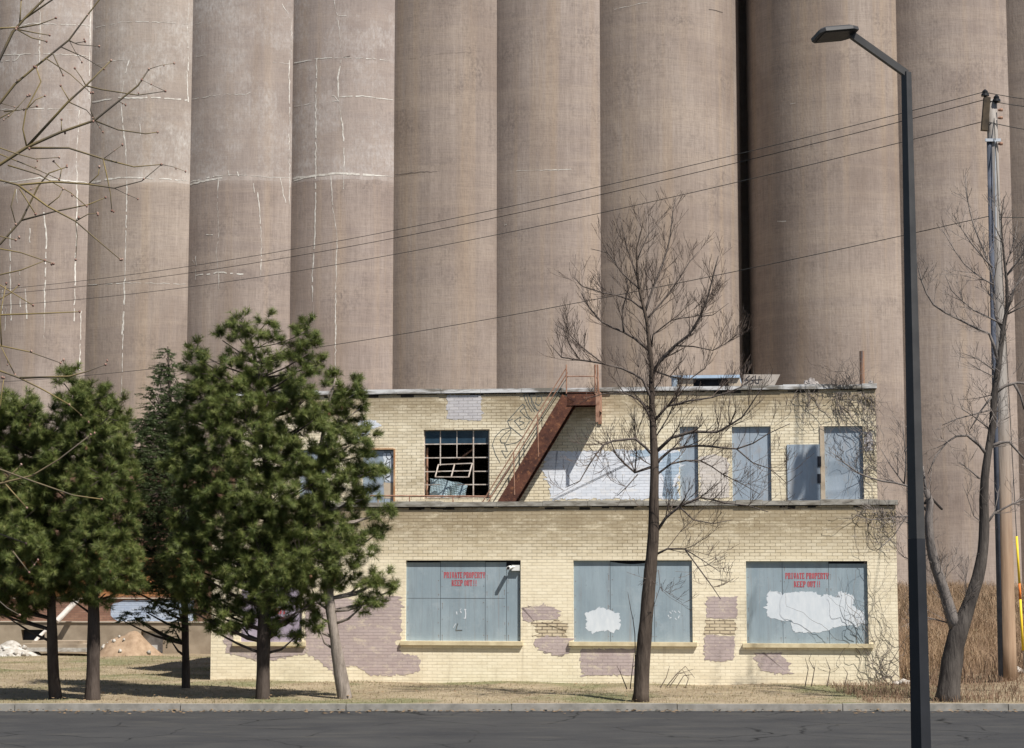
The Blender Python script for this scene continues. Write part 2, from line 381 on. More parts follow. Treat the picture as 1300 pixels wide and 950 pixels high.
# ------------------------------------------------------------------ main brick building
bld = empty('brick_building', O_, -B_)
tag(bld, 'derelict two storey cream brick building with boarded windows and purple paint patches', 'building')
SET = 2.1
uL, uR = FU(268, 800), FU(1139.5, 760)
zLc0 = F(800, 643)[1]; zLc1 = F(800, 636)[1]       # coping of the lower storey
uUL, uUR = FU(300, 560, SET), FU(1112.5, 560, SET)
zUc0 = F(800, 497.5, SET)[1]; zUc1 = F(800, 491.5, SET)[1]
ROOF1 = F(800, 640, SET)[1] - .28
DEPTH = 12.0
def wall(mb, x0, x1, z0, z1, y0, y1, holes, m=0):
    xs = sorted(set([x0, x1] + [v for h in holes for v in (h[0], h[1])])); zs = sorted(set([z0, z1] + [v for h in holes for v in (h[2], h[3])]))
    xs = [x for x in xs if x0 <= x <= x1]; zs = [z for z in zs if z0 <= z <= z1]
    nx, nz = len(xs)-1, len(zs)-1
    def solid(i, j):
        if i < 0 or j < 0 or i >= nx or j >= nz: return False
        cx, cz = (xs[i]+xs[i+1])/2, (zs[j]+zs[j+1])/2
        return not any(h[0] < cx < h[1] and h[2] < cz < h[3] for h in holes)
    for i in range(nx):
        for j in range(nz):
            if not solid(i, j): continue
            a, b, c, d = xs[i], xs[i+1], zs[j], zs[j+1]
            mb.face([(a,y0,c), (b,y0,c), (b,y0,d), (a,y0,d)], m); mb.face([(a,y1,c), (a,y1,d), (b,y1,d), (b,y1,c)], m)
            if not solid(i-1, j): mb.face([(a,y0,c), (a,y0,d), (a,y1,d), (a,y1,c)], m)
            if not solid(i+1, j): mb.face([(b,y0,c), (b,y1,c), (b,y1,d), (b,y0,d)], m)
            if not solid(i, j-1): mb.face([(a,y0,c), (a,y1,c), (b,y1,c), (b,y0,c)], m)
            if not solid(i, j+1): mb.face([(a,y0,d), (b,y0,d), (b,y1,d), (a,y1,d)], m)
def rect(px0, px1, py0, py1, w=0):
    return (FU(px0, (py0+py1)/2, w), FU(px1, (py0+py1)/2, w), F((px0+px1)/2, py1, w)[1], F((px0+px1)/2, py0, w)[1])
LW = [rect(306, 383.5, 712, 816), rect(515, 661, 711.5, 814), rect(728, 879, 711.5, 815.5), rect(947.5, 1102, 712.5, 817.5)]
UW = [rect(460, 500, 571, 634, SET), rect(537.5, 621.5, 545.5, 633, SET), rect(863, 886.5, 541.5, 634, SET), rect(929.5, 979, 541.5, 634, SET),
      rect(1047, 1096, 541, 634, SET), rect(380, 415, 571, 634, SET)]
UW = [(h[0], h[1], ROOF1+.012 if i != 1 else h[2], h[3]) for i, h in enumerate(UW)]
lowm = brick_mat('cream_painted_brick', **CREAM, band=(zLc0, 1.15), smooth_below=F(800,712)[1], drips=.22)
upm = brick_mat('cream_painted_upper_brick', **CREAM, band=(zUc0, .8), drips=.25)
mb = MB(); wall(mb, uL, uR, -.3, zLc0, 0, .3, LW)
mb.box(uL, uL+.3, .3, DEPTH, -.3, zLc0-.004); mb.box(uR-.3, uR, .3, DEPTH, -.3, zLc0-.004); mb.box(uL+.3, uR-.3, DEPTH-.3, DEPTH, -.3, zLc0-.004)
mb.build('wall', lowm, bld)
mb = MB(); wall(mb, uUL, uUR, ROOF1-.2, zUc0, SET, SET+.3, UW)
mb.box(uUL, uUL+.3, SET+.3, DEPTH-.31, ROOF1, zUc0-.004); mb.box(uUR-.3, uUR, SET+.3, DEPTH-.31, ROOF1, zUc0-.004); mb.box(uUL+.3, uUR-.3, DEPTH-.61, DEPTH-.31, ROOF1, zUc0-.004)
tag(mb.build('wall', upm, bld), 'upper storey wall set back behind the parapet')
roofm = simple('roof_gravel', (.09,.085,.08), (.16,.15,.14), 3)
mb = MB(); mb.box(uL+.3, uR-.3, .3, DEPTH-.3, ROOF1-.25, ROOF1); mb.box(uUL+.3, uUR-.3, SET+.3, DEPTH-.61, zUc0-.5, zUc0-.3)
mb.build('roof', roofm, bld)
copm = simple('weathered_coping', (.17,.155,.13), (.36,.345,.31), 3.5, (1,1,4), lo=.35, hi=.62)
copw = simple('peeling_coping_paint', (.19,.175,.15), (.62,.62,.62), 2.6, (.6,1,3), lo=.42, hi=.6)
gapm = simple('dark_joint', (.02,.018,.015), (.05,.042,.035), 6)
def coping(u0, u1, z0, z1, y0, y1, mt, seed, zr=.012):
    rr = random.Random(seed); mb = MB(); x = u0
    while x < u1:
        L = min(rr.uniform(.5, 1.3), u1-x); dz = rr.uniform(-zr, zr); dy = rr.uniform(-.008, .012)
        mb.box(x, x+L-.006, y0+dy, y1+dy*.3, z0+.012, z1+dz, 0)
        if rr.random() < .85: mb.box(x+rr.uniform(0, .1), x+L-rr.uniform(.01, .15), y0+.03, y1-.03, z0-.012, z0+.0115, 1)
        x += L
    # spalled top courses: short dark notches under the coping
    for _ in range(int((u1-u0)*1.6)):
        x = rr.uniform(u0+.1, u1-.4); mb.box(x, x+rr.uniform(.08, .32), -.006+y0+.05, y0+.08, z0-rr.uniform(.02, .07), z0-.0125, 1)
    return mb.build('coping', [mt, gapm], bld)
coping(uL-.04, uR+.05, zLc0, zLc1, -.05, .36, copm, 3)
coping(uUL-.04, uUR+.04, zUc0, zUc1, SET-.05, SET+.36, copw, 4)
# crumbled lump of mortar at the right end of the lower coping
def lump(mb, c, r, seed, m=0, sq=(1,1,1)):
    rr = random.Random(seed); n0 = len(mb.v); NU, NV = 9, 6
    ph = [rr.uniform(0, 6) for _ in range(4)]
    for j in range(NV+1):
        for i in range(NU):
            t = math.pi*j/NV; p = 2*math.pi*i/NU
            k = r*(1+.22*math.sin(3*p+ph[0]+2*t)+.15*math.sin(5*t+ph[1]+p*2)+rr.uniform(-.08, .08))
            mb.v.append((c[0]+k*math.sin(t)*math.cos(p)*sq[0], c[1]+k*math.sin(t)*math.sin(p)*sq[1], c[2]+k*math.cos(t)*sq[2]))
    for j in range(NV):
        for i in range(NU):
            a = n0+j*NU+i; b = n0+j*NU+(i+1) % NU; mb.f.append((a, a+NU, b+NU, b)); mb.m.append(m)
# ---- sills
sillm = simple('sill_paint', (.50,.42,.27), (.66,.57,.38), 5, bump=.3)
for k, (a0, a1, y0) in enumerate([(296, 388.5, 816), (508.5, 664, 815), (722.5, 885, 816), (943, 1109, 818)]):
    u0, u1 = FU(a0, y0), FU(a1, y0); z1 = F((a0+a1)/2, y0-.8)[1]; mb = MB()
    mb.box(u0, u1, -.07, .14, z1-.085, z1); mb.build('sill', sillm, bld)
# ---- boarded windows
boardm = NT('blue_grey_board_paint', .7, .3)
c = boardm.ramp(boardm.noise((1.2,1,.5), 1.5, 5), .35, .65, (.235,.300,.345), (.300,.370,.415))
c = boardm.mix(boardm.math('MULTIPLY', boardm.ramp(boardm.noise((3,1,.25), 2.2, 6, rough=.75), .52, .7), .5), c, (.20,.225,.245))
c = boardm.mix(boardm.math('MULTIPLY', boardm.ramp(boardm.noise((1,1,1), 16, 2), .70, .76), .7), c, (.13,.12,.12))
c = boardm.mix(boardm.math('MULTIPLY', boardm.ramp(boardm.noise((.5,1,6), 2.0, 5), .6, .75), .35), c, (.34,.40,.44))
c = boardm.mix(boardm.math('MULTIPLY', boardm.ramp(boardm.noise((26,1,.9), 1.0, 4, rough=.7), .5, .72), .35), c, (.19,.215,.235))
c = boardm.mix(boardm.math('MULTIPLY', boardm.ramp(boardm.noise((9,1,.3), 1.0, 5, rough=.7), .60, .70), .45), c, (.25,.20,.17))
c = boardm.mix(boardm.math('MULTIPLY', boardm.ramp(boardm.noise((1,1,.8), 1.1, 7, rough=.8), .52, .60), .40), c, (.35,.41,.45))
boardm.color(c); boardm.bump(boardm.noise((2,1,.6), 4, 4), .35, .01); boardm = boardm.m
boardu = NT('faded_blue_board_paint', .75, .25)
c = boardu.ramp(boardu.noise((1.2,1,.6), 1.8, 5), .32, .68, (.255,.31,.365), (.345,.405,.47))
c = boardu.mix(boardu.math('MULTIPLY', boardu.ramp(boardu.noise((1.5,1,.8), 1.6, 7, rough=.8), .52, .66), .55), c, (.33,.31,.30))
c = boardu.mix(boardu.math('MULTIPLY', boardu.ramp(boardu.noise((6,1,.4), 2, 4), .58, .72), .4), c, (.22,.21,.21))
boardu.color(c); boardu.bump(boardu.noise((2,1,.6), 4, 4), .4, .01); boardu = boardu.m
whitem = simple('rolled_white_paint', (.58,.63,.68), (.66,.70,.74), 6, (2,1,.7), bump=.0)
lilac = simple('lilac_board_paint', (.30,.26,.33), (.42,.37,.46), 3)
stripm = simple('dark_gap', (.015,.017,.022), (.03,.032,.04), 3)
def poly_sheet(mb, pts, w, y, m=0, thick=.004, w_is_px=True, jag=.012, seed=1, step=.05):
    """irregular filled outline (picture points on plane w) as a thin skin of paint"""
    rr = random.Random(seed); Q = [F(x, yy, w) for x, yy in pts]; P = []
    for i in range(len(Q)):
        a, b = Vector(Q[i]), Vector(Q[(i+1) % len(Q)]); nn = max(1, int((b-a).length/step))
        for k in range(nn):
            p = a.lerp(b, k/nn); P.append((p.x+rr.gauss(0, jag)*(1+1.6*(rr.random() < .12)), p.y+rr.gauss(0, jag*.6)))
    mb.face([(x, y, z) for x, z in P], m)
runm = simple('rust_runs', (.16,.12,.10), (.24,.20,.18), 8)
def boards(hole, joints, depth, tops, mt, w=0, sag=0, seed=0):
    """vertical plywood sheets that fill a window opening; joints in picture x; tops = drop of each sheet's head in metres"""
    fr = empty('boarded_window'); fr.parent = bld
    u0, u1, z0, z1 = hole; xs = [u0] + [FU(j, 760, w) for j in joints] + [u1]; rr = random.Random(seed)
    for i in range(len(xs)-1):
        a, b = xs[i]+(.004 if i else .0), xs[i+1]-(.004 if i < len(xs)-2 else 0)
        mb = MB(); yb = w+depth+.0012*(i % 2); N = 10; zt = z1-tops[i]
        for k in range(N):
            ua, ub = a+(b-a)*k/N, a+(b-a)*(k+1)/N
            za = zt-sag*math.sin(math.pi*k/N)*(i == 1); zb_ = zt-sag*math.sin(math.pi*(k+1)/N)*(i == 1)
            ya = yb; yc = yb
            mb.face([(ua,ya,z0), (ub,yc,z0), (ub,yc,zb_), (ua,ya,za)])
            mb.face([(ua,ya,za), (ub,yc,zb_), (ub,yc+.018,zb_), (ua,ya+.018,za)])
        sm_ = mb
        for x_ in (a+.035, b-.035):
            z_ = z0+.12
            while z_ < zt-.05:
                c_ = (x_+rr.uniform(-.008,.008), z_); sm_.box(c_[0]-.008, c_[0]+.008, yb-.002, yb-.0005, c_[1]-.008, c_[1]+.008, 1)
                if rr.random() < .45: sm_.box(c_[0]-.003, c_[0]+.004, yb-.0012, yb-.0003, c_[1]-rr.uniform(.03,.12), c_[1]-.0085, 1)
                z_ += rr.uniform(.26, .36)
        mb.build('board', [mt, runm], fr)
    mb = MB(); mb.box(u0, u1, w+depth+.06, w+depth+.10, z0, z1); mb.build('backing', stripm, fr)
    return fr
boards(LW[0], [345], .055, [.03, .02], lilac, seed=1)
bw1 = boards(LW[1], [558.5, 615.5, 642.5], .065, [.045, .03, .04, .13], boardm, seed=2)
bw2 = boards(LW[2], [774.5, 830.5], .055, [.0, .03, .02], boardm, sag=.05, seed=3)
bw3 = boards(LW[3], [993.5, 1052.5], .065, [.0, .0, .055], boardm, seed=4)
boards(UW[0], [486.5], .05, [.02, .02], boardu, SET, seed=5)
boards(UW[5], [], .05, [.02], boardu, SET, seed=15)
boards(UW[2], [], .075, [.0], boardu, SET, seed=6)
boards(UW[3], [954.5], .065, [.0, .0], boardu, SET, seed=7)
boards(UW[4], [], .07, [.0], boardu, SET, seed=8)
# horizontal seams in the left lower board
mb = MB(); z = F(560, 759.5)[1]; mb.box(FU(516, 760), FU(641, 760), .0615, .064, z-.004, z+.003); mb.build('seam', simple('seam', (.16,.18,.2), (.2,.22,.25), 3), bw1)
# flush door-like board and its light timber post
mb = MB(); r = rect(999.5, 1041, 564.5, 634, SET); mb.box(r[0], r[1], SET-.03, SET-.002, ROOF1+.02, r[3]); db = mb.build('door_board', boardu, bld)
mb = MB(); mb.box(r[1]-.05, r[1]+.03, SET-.045, SET-.031, F(1040, 590, SET)[1]-.05, F(1040, 590, SET)[1]+.18); mb.build('hinge', stripm, db)
mb = MB(); mb.box(r[1]-.06, r[1]+.02, SET-.045, SET-.031, F(1040, 610, SET)[1]-.06, F(1040, 610, SET)[1]+.14); mb.build('hinge', stripm, db)
tanw = simple('pale_timber', (.42,.34,.25), (.52,.44,.34), 4)
rusto = simple('rusty_orange_frame', (.36,.17,.07), (.52,.36,.22), 5)
mb = MB(); r = rect(1041.5, 1047.2, 541, 634, SET); mb.box(r[0], r[1]-.002, SET-.022, SET+.02, ROOF1+.02, r[3]); mb.build('door_post', tanw, bld)
mb = MB(); r = rect(499.7, 501.6, 570, 634, SET); mb.box(r[0], r[1], SET-.02, SET+.05, ROOF1+.02, r[3]); r2 = rect(460, 499.6, 569.3, 571, SET); mb.box(r2[0], r2[1], SET-.02, SET+.05, r2[2], r2[3]); mb.build('window_frame', rusto, bld)
# white strip with squiggle on the upper left board
mb = MB(); poly_sheet(mb, [(487,576),(498.5,575),(499,612),(487.5,611)], SET+.04, SET+.047, seed=8); mb.build('paint_patch', whitem, bld)
mb = MB(); poly_sheet(mb, [(487,612.5),(498.8,613.5),(498.8,633),(487.5,633)], SET+.04, SET+.0475, seed=8, jag=.002); mb.build('paint_patch', tanw, bld)

# ---- paint patches on the brick
purple = brick_mat('purple_painted_brick', (.40,.325,.315), (.45,.375,.36), (.29,.235,.225), stain=(.6,.52,.46), stain_amt=.2, ms=.005, wear=(.62,.54,.42))
bluew = brick_mat('white_blue_painted_brick', (.60,.63,.68), (.72,.74,.78), (.42,.44,.48), stain=(.65,.7,.75), stain_amt=.2, ms=.005, wear=(.70,.68,.66))
bluet = brick_mat('light_blue_painted_brick', (.38,.48,.58), (.48,.57,.66), (.30,.36,.42), stain=(.55,.6,.65), stain_amt=.25, ms=.005)
greyp = brick_mat('grey_painted_brick', (.48,.46,.47), (.56,.54,.54), (.28,.26,.24), stain=(.5,.45,.4), stain_amt=.3, ms=.006)
palep = brick_mat('pale_painted_brick', (.58,.53,.48), (.66,.61,.56), (.36,.32,.28), stain=(.6,.5,.4), stain_amt=.25, ms=.005)
bare = brick_mat('scuffed_brick', (.56,.47,.33), (.64,.55,.40), (.07,.05,.04), stain=(.5,.4,.3), stain_amt=.4, ms=.011)
def patch(pts, mt, w=0, off=.0045, seed=1, jag=.016):
    mb = MB(); poly_sheet(mb, pts, w, w-off, seed=seed, jag=jag, step=.034); return mb.build('paint_patch', mt, bld)
patch([(386,760),(440,760),(455,764),(478,757),(509,757),(509,812),(500,814),(514,830),(530,832),(534,850),(520,857),(470,858),(452,846),(440,846),(425,858),(405,838),(388,830),(386,818),(389,818),(389,800)], purple, seed=2, jag=.025)
patch([(286,800),(296,796),(296,815),(389,823),(389,830),(360,836),(330,840),(286,828)], purple, seed=12, jag=.03)
patch([(664,772),(690,767),(706,772),(708,786),(690,787),(670,790),(664,788)], purple, seed=3, jag=.025)
patch([(674,790),(706,788),(720,790),(720,812),(690,812),(676,806)], bare, off=.003, seed=4, jag=.03)
patch([(681,810),(700,808),(722,812),(722,829),(706,833),(690,828),(680,820)], purple, seed=5, jag=.03, off=.0055)
patch([(737,824),(806,824),(806,857),(738,858),(736,840)], purple, seed=6, jag=.02)
patch([(897,758),(935.5,757.5),(936,786),(896,785)], purple, seed=7)
patch([(896,787),(935,787),(933,806),(895,806)], bare, off=.003, seed=9)
patch([(895,806),(933,808),(932,838),(915,840),(894,838)], purple, seed=8, off=.0055)
patch([(958,829),(994,829),(1000,842),(1004,855),(985,857),(968,850),(960,840)], purple, seed=9, jag=.025)
patch([(689,576),(700,572),(740,573),(790,571),(862,572),(861,633),(700,634),(697,618),(690,600)], bluew, SET, seed=10, jag=.03)
patch([(832,577),(862,574),(862,600),(852,612),(861,622),(862,633),(846,633),(850,618),(838,600)], bluet, SET, off=.0075, seed=11, jag=.03)
patch([(800,573),(830,570),(828,578),(806,582)], bluet, SET, off=.0065, seed=13, jag=.02)
patch([(888,580),(905,577),(924,582),(926,632),(889,633)], palep, SET, seed=14)
patch([(567.5,502),(611,502),(611.5,534),(568,532)], greyp, SET, seed=15)
patch([(455,534),(474,533),(484,541),(470,546),(462,562),(452,560)], bluew, SET, seed=16)
patch([(1097,549),(1106,548),(1108,572),(1097,573)], greyp, SET, seed=17)
mb = MB(); poly_sheet(mb, [(743,778),(757,774),(760,771),(772,775),(786,779),(787,798),(778,803),(768,800),(752,804),(744,799)], 0, .0525, seed=21, jag=.02, step=.03); mb.build('paint_patch', whitem, bw2)
mb = MB(); poly_sheet(mb, [(973,753),(980,750),(993,754),(1005,752),(1036,751),(1041,758),(1050,754),(1062,759),(1066,751),(1083,756),(1085,770),(1098,780),(1101,792),(1088,796),(1075,794),(1058,797),(1052,801),(1038,803),(1023,803),(1006,802),(1004,788),(990,788),(974,783)], 0, .0625, seed=22, jag=.02, step=.03); mb.build('paint_patch', whitem, bw3)
# ---- stencilled warnings
redm = simple('red_stencil_paint', (.42,.045,.06), (.52,.09,.10), 9)
st, sr = (0,1.25), .75
GL = {
 'P': [(.2,0,1.5,7),(0,0,1.8,.7),(0,6.3,3.2,7),(2.5,3.9,3.9,6.6),(1.9,3.2,3.3,3.9)],
 'R': [(.2,0,1.5,7),(0,0,1.7,.7),(0,6.3,3.2,7),(2.5,4.1,3.9,6.6),(1.9,3.3,3.2,4.0),(2.5,0,3.8,3.1),(2.5,0,4.1,.7)],
 'I': [(1.2,0,2.6,7),(.7,0,3.1,.7),(.7,6.3,3.1,7)],
 'V': [(.2,2.6,1.4,7),(0,6.4,1.8,7),(2.7,2.6,3.7,7),(2.3,6.4,4.1,7),(.8,1,1.8,2.8),(2.1,1,3.1,2.8),(1.3,0,2.7,1.2)],
 'A': [(.2,0,1.3,3.6),(0,0,1.7,.6),(2.7,0,3.8,3.6),(2.3,0,4.0,.6),(.7,3.4,1.7,5.6),(2.3,3.4,3.3,5.6),(1.3,5.5,2.7,7),(1.4,2.2,2.6,2.9)],
 'T': [(1.3,0,2.7,7),(.8,0,3.2,.6),(0,6.2,1.2,7),(2.8,6.2,4,7),(0,5.2,.5,7),(3.5,5.2,4,7)],
 'E': [(.2,0,1.5,7),(0,0,3.6,.7),(0,6.3,3.6,7),(1.8,3.2,2.9,3.9),(3.1,0,3.8,1.9),(3.1,5.2,3.8,7)],
 'O': [(.1,.9,1.5,6.1),(2.5,.9,3.9,6.1),(.9,0,1.8,.9),(2.2,0,3.1,.9),(.9,6.1,1.8,7),(2.2,6.1,3.1,7)],
 'Y': [(.1,4,1.3,7),(0,6.4,1.7,7),(2.8,4,3.9,7),(2.4,6.4,4.1,7),(.8,3.2,1.7,4.4),(2.4,3.2,3.2,4.4),(1.4,0,2.7,3.4),(1,0,3.1,.6)],
 'K': [(.2,0,1.5,7),(0,0,1.8,.6),(0,6.4,1.8,7),(1.8,2.9,2.5,4.2),(2.3,4,3.2,5.5),(2.9,5.3,3.8,7),(2.3,1.6,3.2,3),(2.8,0,4,1.8)],
 'U': [(.1,.9,1.5,7),(0,6.4,1.8,7),(2.6,.9,3.8,7),(2.3,6.4,4,7),(.8,0,1.8,.9),(2.2,0,3.2,.9)],
 '!': [(1.2,2.2,2.6,7),(1.2,0,2.6,1.2)],
}
def write(mb, txt, px0, px1, py_top, py_bot, y):
    u0, z1 = F(px0, py_top, y); u1, z0 = F(px1, py_bot, y); adv = (u1-u0)/(len(txt)); s = adv/4.7; sz = (z1-z0)/7
    for i, ch in enumerate(txt):
        for (a, b, c, d) in GL.get(ch, []):
            X = u0+i*adv
            mb.face([(X+a*s, y, z0+b*sz), (X+c*s, y, z0+b*sz), (X+c*s, y, z0+d*sz), (X+a*s, y, z0+d*sz)])
def writeall(fr, sets):
    mb = MB(); k = 0
    for t, a, b, c, d in sets: write(mb, t, a, b, c, d, .0632)
    return mb.build('stencil_lettering', redm, fr)
def dedupe_y(o, dy=.00025):
    # every stroke rectangle on its own hair-thin level, so that overlaps never share a plane
    for i, p in enumerate(o.data.polygons):
        for v in p.vertices: o.data.vertices[v].co.y -= dy*(i % 9)
dedupe_y(writeall(bw1, [('PRIVATE', 563.5, 587.5, 726.5, 734, ), ('PROPERTY', 588.5, 616.5, 726.5, 734), ('KEEP', 573.5, 588, 736.5, 744), ('OUT', 589.5, 600, 736.5, 744), ('!!', 600.5, 606, 736.5, 744)]))
dedupe_y(writeall(bw3, [('PRIVATE', 997, 1022, 727.5, 735, ), ('PROPERTY', 1023.5, 1052.5, 727.5, 735), ('KEEP', 1008, 1023.5, 738, 745.5), ('OUT', 1025, 1036, 738, 745.5), ('!!', 1037, 1042, 738, 745.5)]))
mb = MB(); write(mb, 'VOT', 347, 364, 772, 780, .052); write(mb, 'YT', 352, 362, 784, 791, .052); o = mb.build('stencil_lettering', redm, bld); dedupe_y(o)
def scribble(lines, mt, w, y, wd=.012, parent=None, name='graffiti'):
    mb = MB(); k = 0
    for L in lines:
        P = [F(x, yy, w) for x, yy in L]
        Q = []
        for i in range(len(P)-1):      # round the corners a little
            a, b = Vector(P[i]), Vector(P[i+1])
            for t in (0, .33, .66): Q.append(a.lerp(b, t))
        Q.append(Vector(P[-1]))
        for i in range(len(Q)-1):
            d = (Q[i+1]-Q[i])
            if d.length < 1e-6: continue
            nrm = Vector((-d.y, d.x)).normalized()*wd/2; ex = d.normalized()*wd*.25; k += 1
            yy = y-.0003*(k % 5)
            a, b = Q[i]-ex, Q[i+1]+ex
            mb.face([(a.x-nrm.x, yy, a.y-nrm.y), (b.x-nrm.x, yy, b.y-nrm.y), (b.x+nrm.x, yy, b.y+nrm.y), (a.x+nrm.x, yy, a.y+nrm.y)])
    return mb.build(name, mt, parent or bld)
ink = simple('grey_spray_paint', (.07,.08,.08), (.16,.17,.16), 12)
ink2 = simple('black_marker', (.02,.02,.025), (.05,.05,.06), 12)
s_ = 280/1300.0
def Z3(L): return [(500+x*s_, 470+y*s_) for x, y in L]
G = [[(625,545),(600,500),(580,440),(600,390),(640,350),(665,345)], [(665,345),(690,340),(690,370),(660,430),(635,430),(625,410),(650,380),(690,350)],
     [(650,430),(670,480),(635,475),(660,520),(700,470)], [(660,440),(720,430),(760,400)],
     [(670,300),(760,200),(775,215),(745,240),(770,270),(800,290)], [(670,300),(680,330),(765,400)], [(670,300),(700,290)],
     [(710,300),(750,275),(740,300),(770,310),(735,330),(750,350),(775,345),(800,300)], [(710,300),(735,330)],
     [(770,215),(790,270),(820,300)], [(765,150),(780,140),(800,200),(830,245)], [(790,130),(810,170),(845,240),(870,235)], [(765,150),(790,210),(815,245)],
     [(845,155),(870,155),(875,180),(855,210),(835,195),(845,155)], [(815,150),(810,190),(830,225),(850,238)]]
scribble([Z3(L) for L in G], ink, SET, SET-.002, .016)
scribble([[(489,574),(495,574),(498,580),(494,584),(490,580),(491,576)], [(499,584),(501.5,588),(498,591)], [(492,582),(489,590),(495,586),(494,594),(489,598)], [(489,602),(495,596),(496,603),(489,607),(495,605)], [(490,609),(494,611)]], ink2, SET+.03, SET+.0455, .016)
scribble([[(575,797),(578,792)], [(583,775),(585,773)]], whitem, 0, .0628, .01, bw1)
scribble([[(590,774),(590.6,779),(590.3,785),(588.5,785)], [(579,777),(579.4,780)], [(584,776),(585,778)], [(589,774),(591,774)]], whitem, 0, .0628, .022, bw1)
scribble([[(580.5,792),(578,800.5),(586,800.5)]], ink, 0, .0628, .02, bw1)
scribble([[(850,777),(852,779)], [(856,776),(858,778)], [(861,776),(863,778)], [(850,785),(852,784)], [(857,785),(858.5,787)], [(853,776),(854,776)], [(848,781),(849,783)], [(862,782),(861,785)]], whitem, 0, .0528, .018, bw2)

# ---- broken window
bwn = empty('broken_window'); bwn.parent = bld
u0, u1, z0, z1 = UW[1]
sash = simple('peeling_sash_paint', (.36,.29,.24), (.62,.56,.50), 8)
rust = NT('rust', .8, .25)
c = rust.ramp(rust.noise((1,1,1), 5, 7, rough=.75), .35, .62, (.050,.022,.018), (.135,.055,.034)); c = rust.mix(rust.ramp(rust.noise((1,1,1), 12, 5), .55, .72), c, (.25,.11,.055))
rust.color(c); rust.bump(rust.noise((1,1,1), 30, 4), .5, .01); rust = rust.m
rustl = simple('weathered_rust', (.22,.11,.07), (.40,.24,.17), 9)
def wx(px): return FU(px, 590, SET+.08)
def wz(py): return F(580, py, SET+.08)[1]
cols = [538.5, 558.5, 580, 601.5, 620.5]; rows = [546.5, 563.5, 581.2, 598.7, 615.3, 632]
mb = MB()
for cx in (538.5, 620.8): mb.box(wx(cx)-.015, wx(cx)+.015, SET+.07, SET+.10, z0, z1-.002)
mb.box(wx(559.0)-.011, wx(559.0)+.011, SET+.076, SET+.094, wz(591), z1-.01); mb.box(wx(580.0)-.009, wx(580.0)+.009, SET+.077, SET+.093, wz(581), z1-.01)
mb.box(wx(601)-.013, wx(601)+.013, SET+.0755, SET+.0945, z0, z1-.01)
for ry, x0_, x1_ in ((546.3, 538, 621), (563.8, 538, 621), (581.2, 538, 621), (598.7, 538, 559), (598.7, 601, 621), (615.5, 538, 559), (615.5, 580, 621), (631.5, 538, 621)):
    mb.box(wx(x0_), wx(x1_), SET+.079, SET+.091, wz(ry)-.011, wz(ry)+.011)
mb.build('frame', sash, bwn)
glass = NT('dirty_glass', .25, .5); glass.color(glass.ramp(glass.noise((1,1,1), 2.5, 4), .3, .7, (.012,.028,.048), (.03,.06,.09))); glass = glass.m
mb = MB()
for i in range(4): mb.face([(wx(cols[i]), SET+.088, wz(563.8)), (wx(cols[i+1]), SET+.088, wz(563.8)), (wx(cols[i+1]), SET+.088, wz(546.5)), (wx(cols[i]), SET+.088, wz(546.5))])
mb.build('pane', glass, bwn)
# swung-out ventilator sash
mb = MB(); A, Bq, C, D = [Vector((wx(x), yy, wz(y))) for x, y, yy in ((557, 590, SET+.04), (600, 588.5, SET+.04), (597, 606.5, SET-.16), (555, 606, SET-.16))]
for p, q in ((A,Bq), (Bq,C), (C,D), (D,A), (A.lerp(Bq,.48), D.lerp(C,.48)), (A.lerp(D,.55), Bq.lerp(C,.55))): mb.beam(p, q, .022, .022)
mb.build('ventilator', sash, bwn)
# inner rusty pipe, diagonal brace
mb = MB(); mb.tube([(wx(541.2), SET+.2, z0), (wx(541.2), SET+.2, wz(568))], .022, 8); mb.tube([(wx(580), SET+.25, wz(583)), (wx(600), SET+.4, wz(568))], .02, 8); mb.build('pipe', rustl, bwn)
# crumpled blue tarp sheet standing inside the opening
tarpm = simple('faded_blue_tarp', (.17,.24,.27), (.34,.43,.47), 2.5, rough=.5)
mb = MB(); NU, NV = 16, 8; edge0 = [(545.5, 607.5), (592, 612)]; 
for j in range(NV+1):
    for i in range(NU+1):
        s, t = i/NU, j/NV
        xt = 545+s*48; top = 607+(s**1.6)*9 + .6*math.sin(s*14); py = top+(632-top)*t; xx = xt-(1-t)*0+ (3*(t)*(-1 if s > .8 else 0))
        y = SET+.16 + .05*math.sin(s*9+t*2)+.04*math.sin(t*5+s*16)
        mb.v.append((wx(xx), y, wz(py)))
for j in range(NV):
    for i in range(NU):
        k = j*(NU+1)+i; mb.f.append((k, k+1, k+NU+2, k+NU+1)); mb.m.append(0)
tarp = mb.build('tarpaulin', tarpm, smooth=False)
tarp.matrix_world = Matrix.Translation(O_) @ Matrix.Rotation(-B_, 4, 'Z')
md = tarp.modifiers.new('s', 'SOLIDIFY'); md.thickness = .006
tag(tarp, 'crumpled pale blue sheet slumped in the broken upper window', 'tarpaulin')
# low rusty rail along the parapet
mb = MB(); p0, p1 = F(470, 629.5, SET-.5), F(624, 630.5, SET-.5)
mb.tube([(p0[0], SET-.5, p0[1]), (p1[0], SET-.5, p1[1])], .018, 8)
for px in (480, 520, 575, 622): x = FU(px, 632, SET-.5); mb.tube([(x, SET-.5, ROOF1), (x, SET-.5, p0[1])], .014, 6)
mb.build('pipe_rail', rustl, bld)

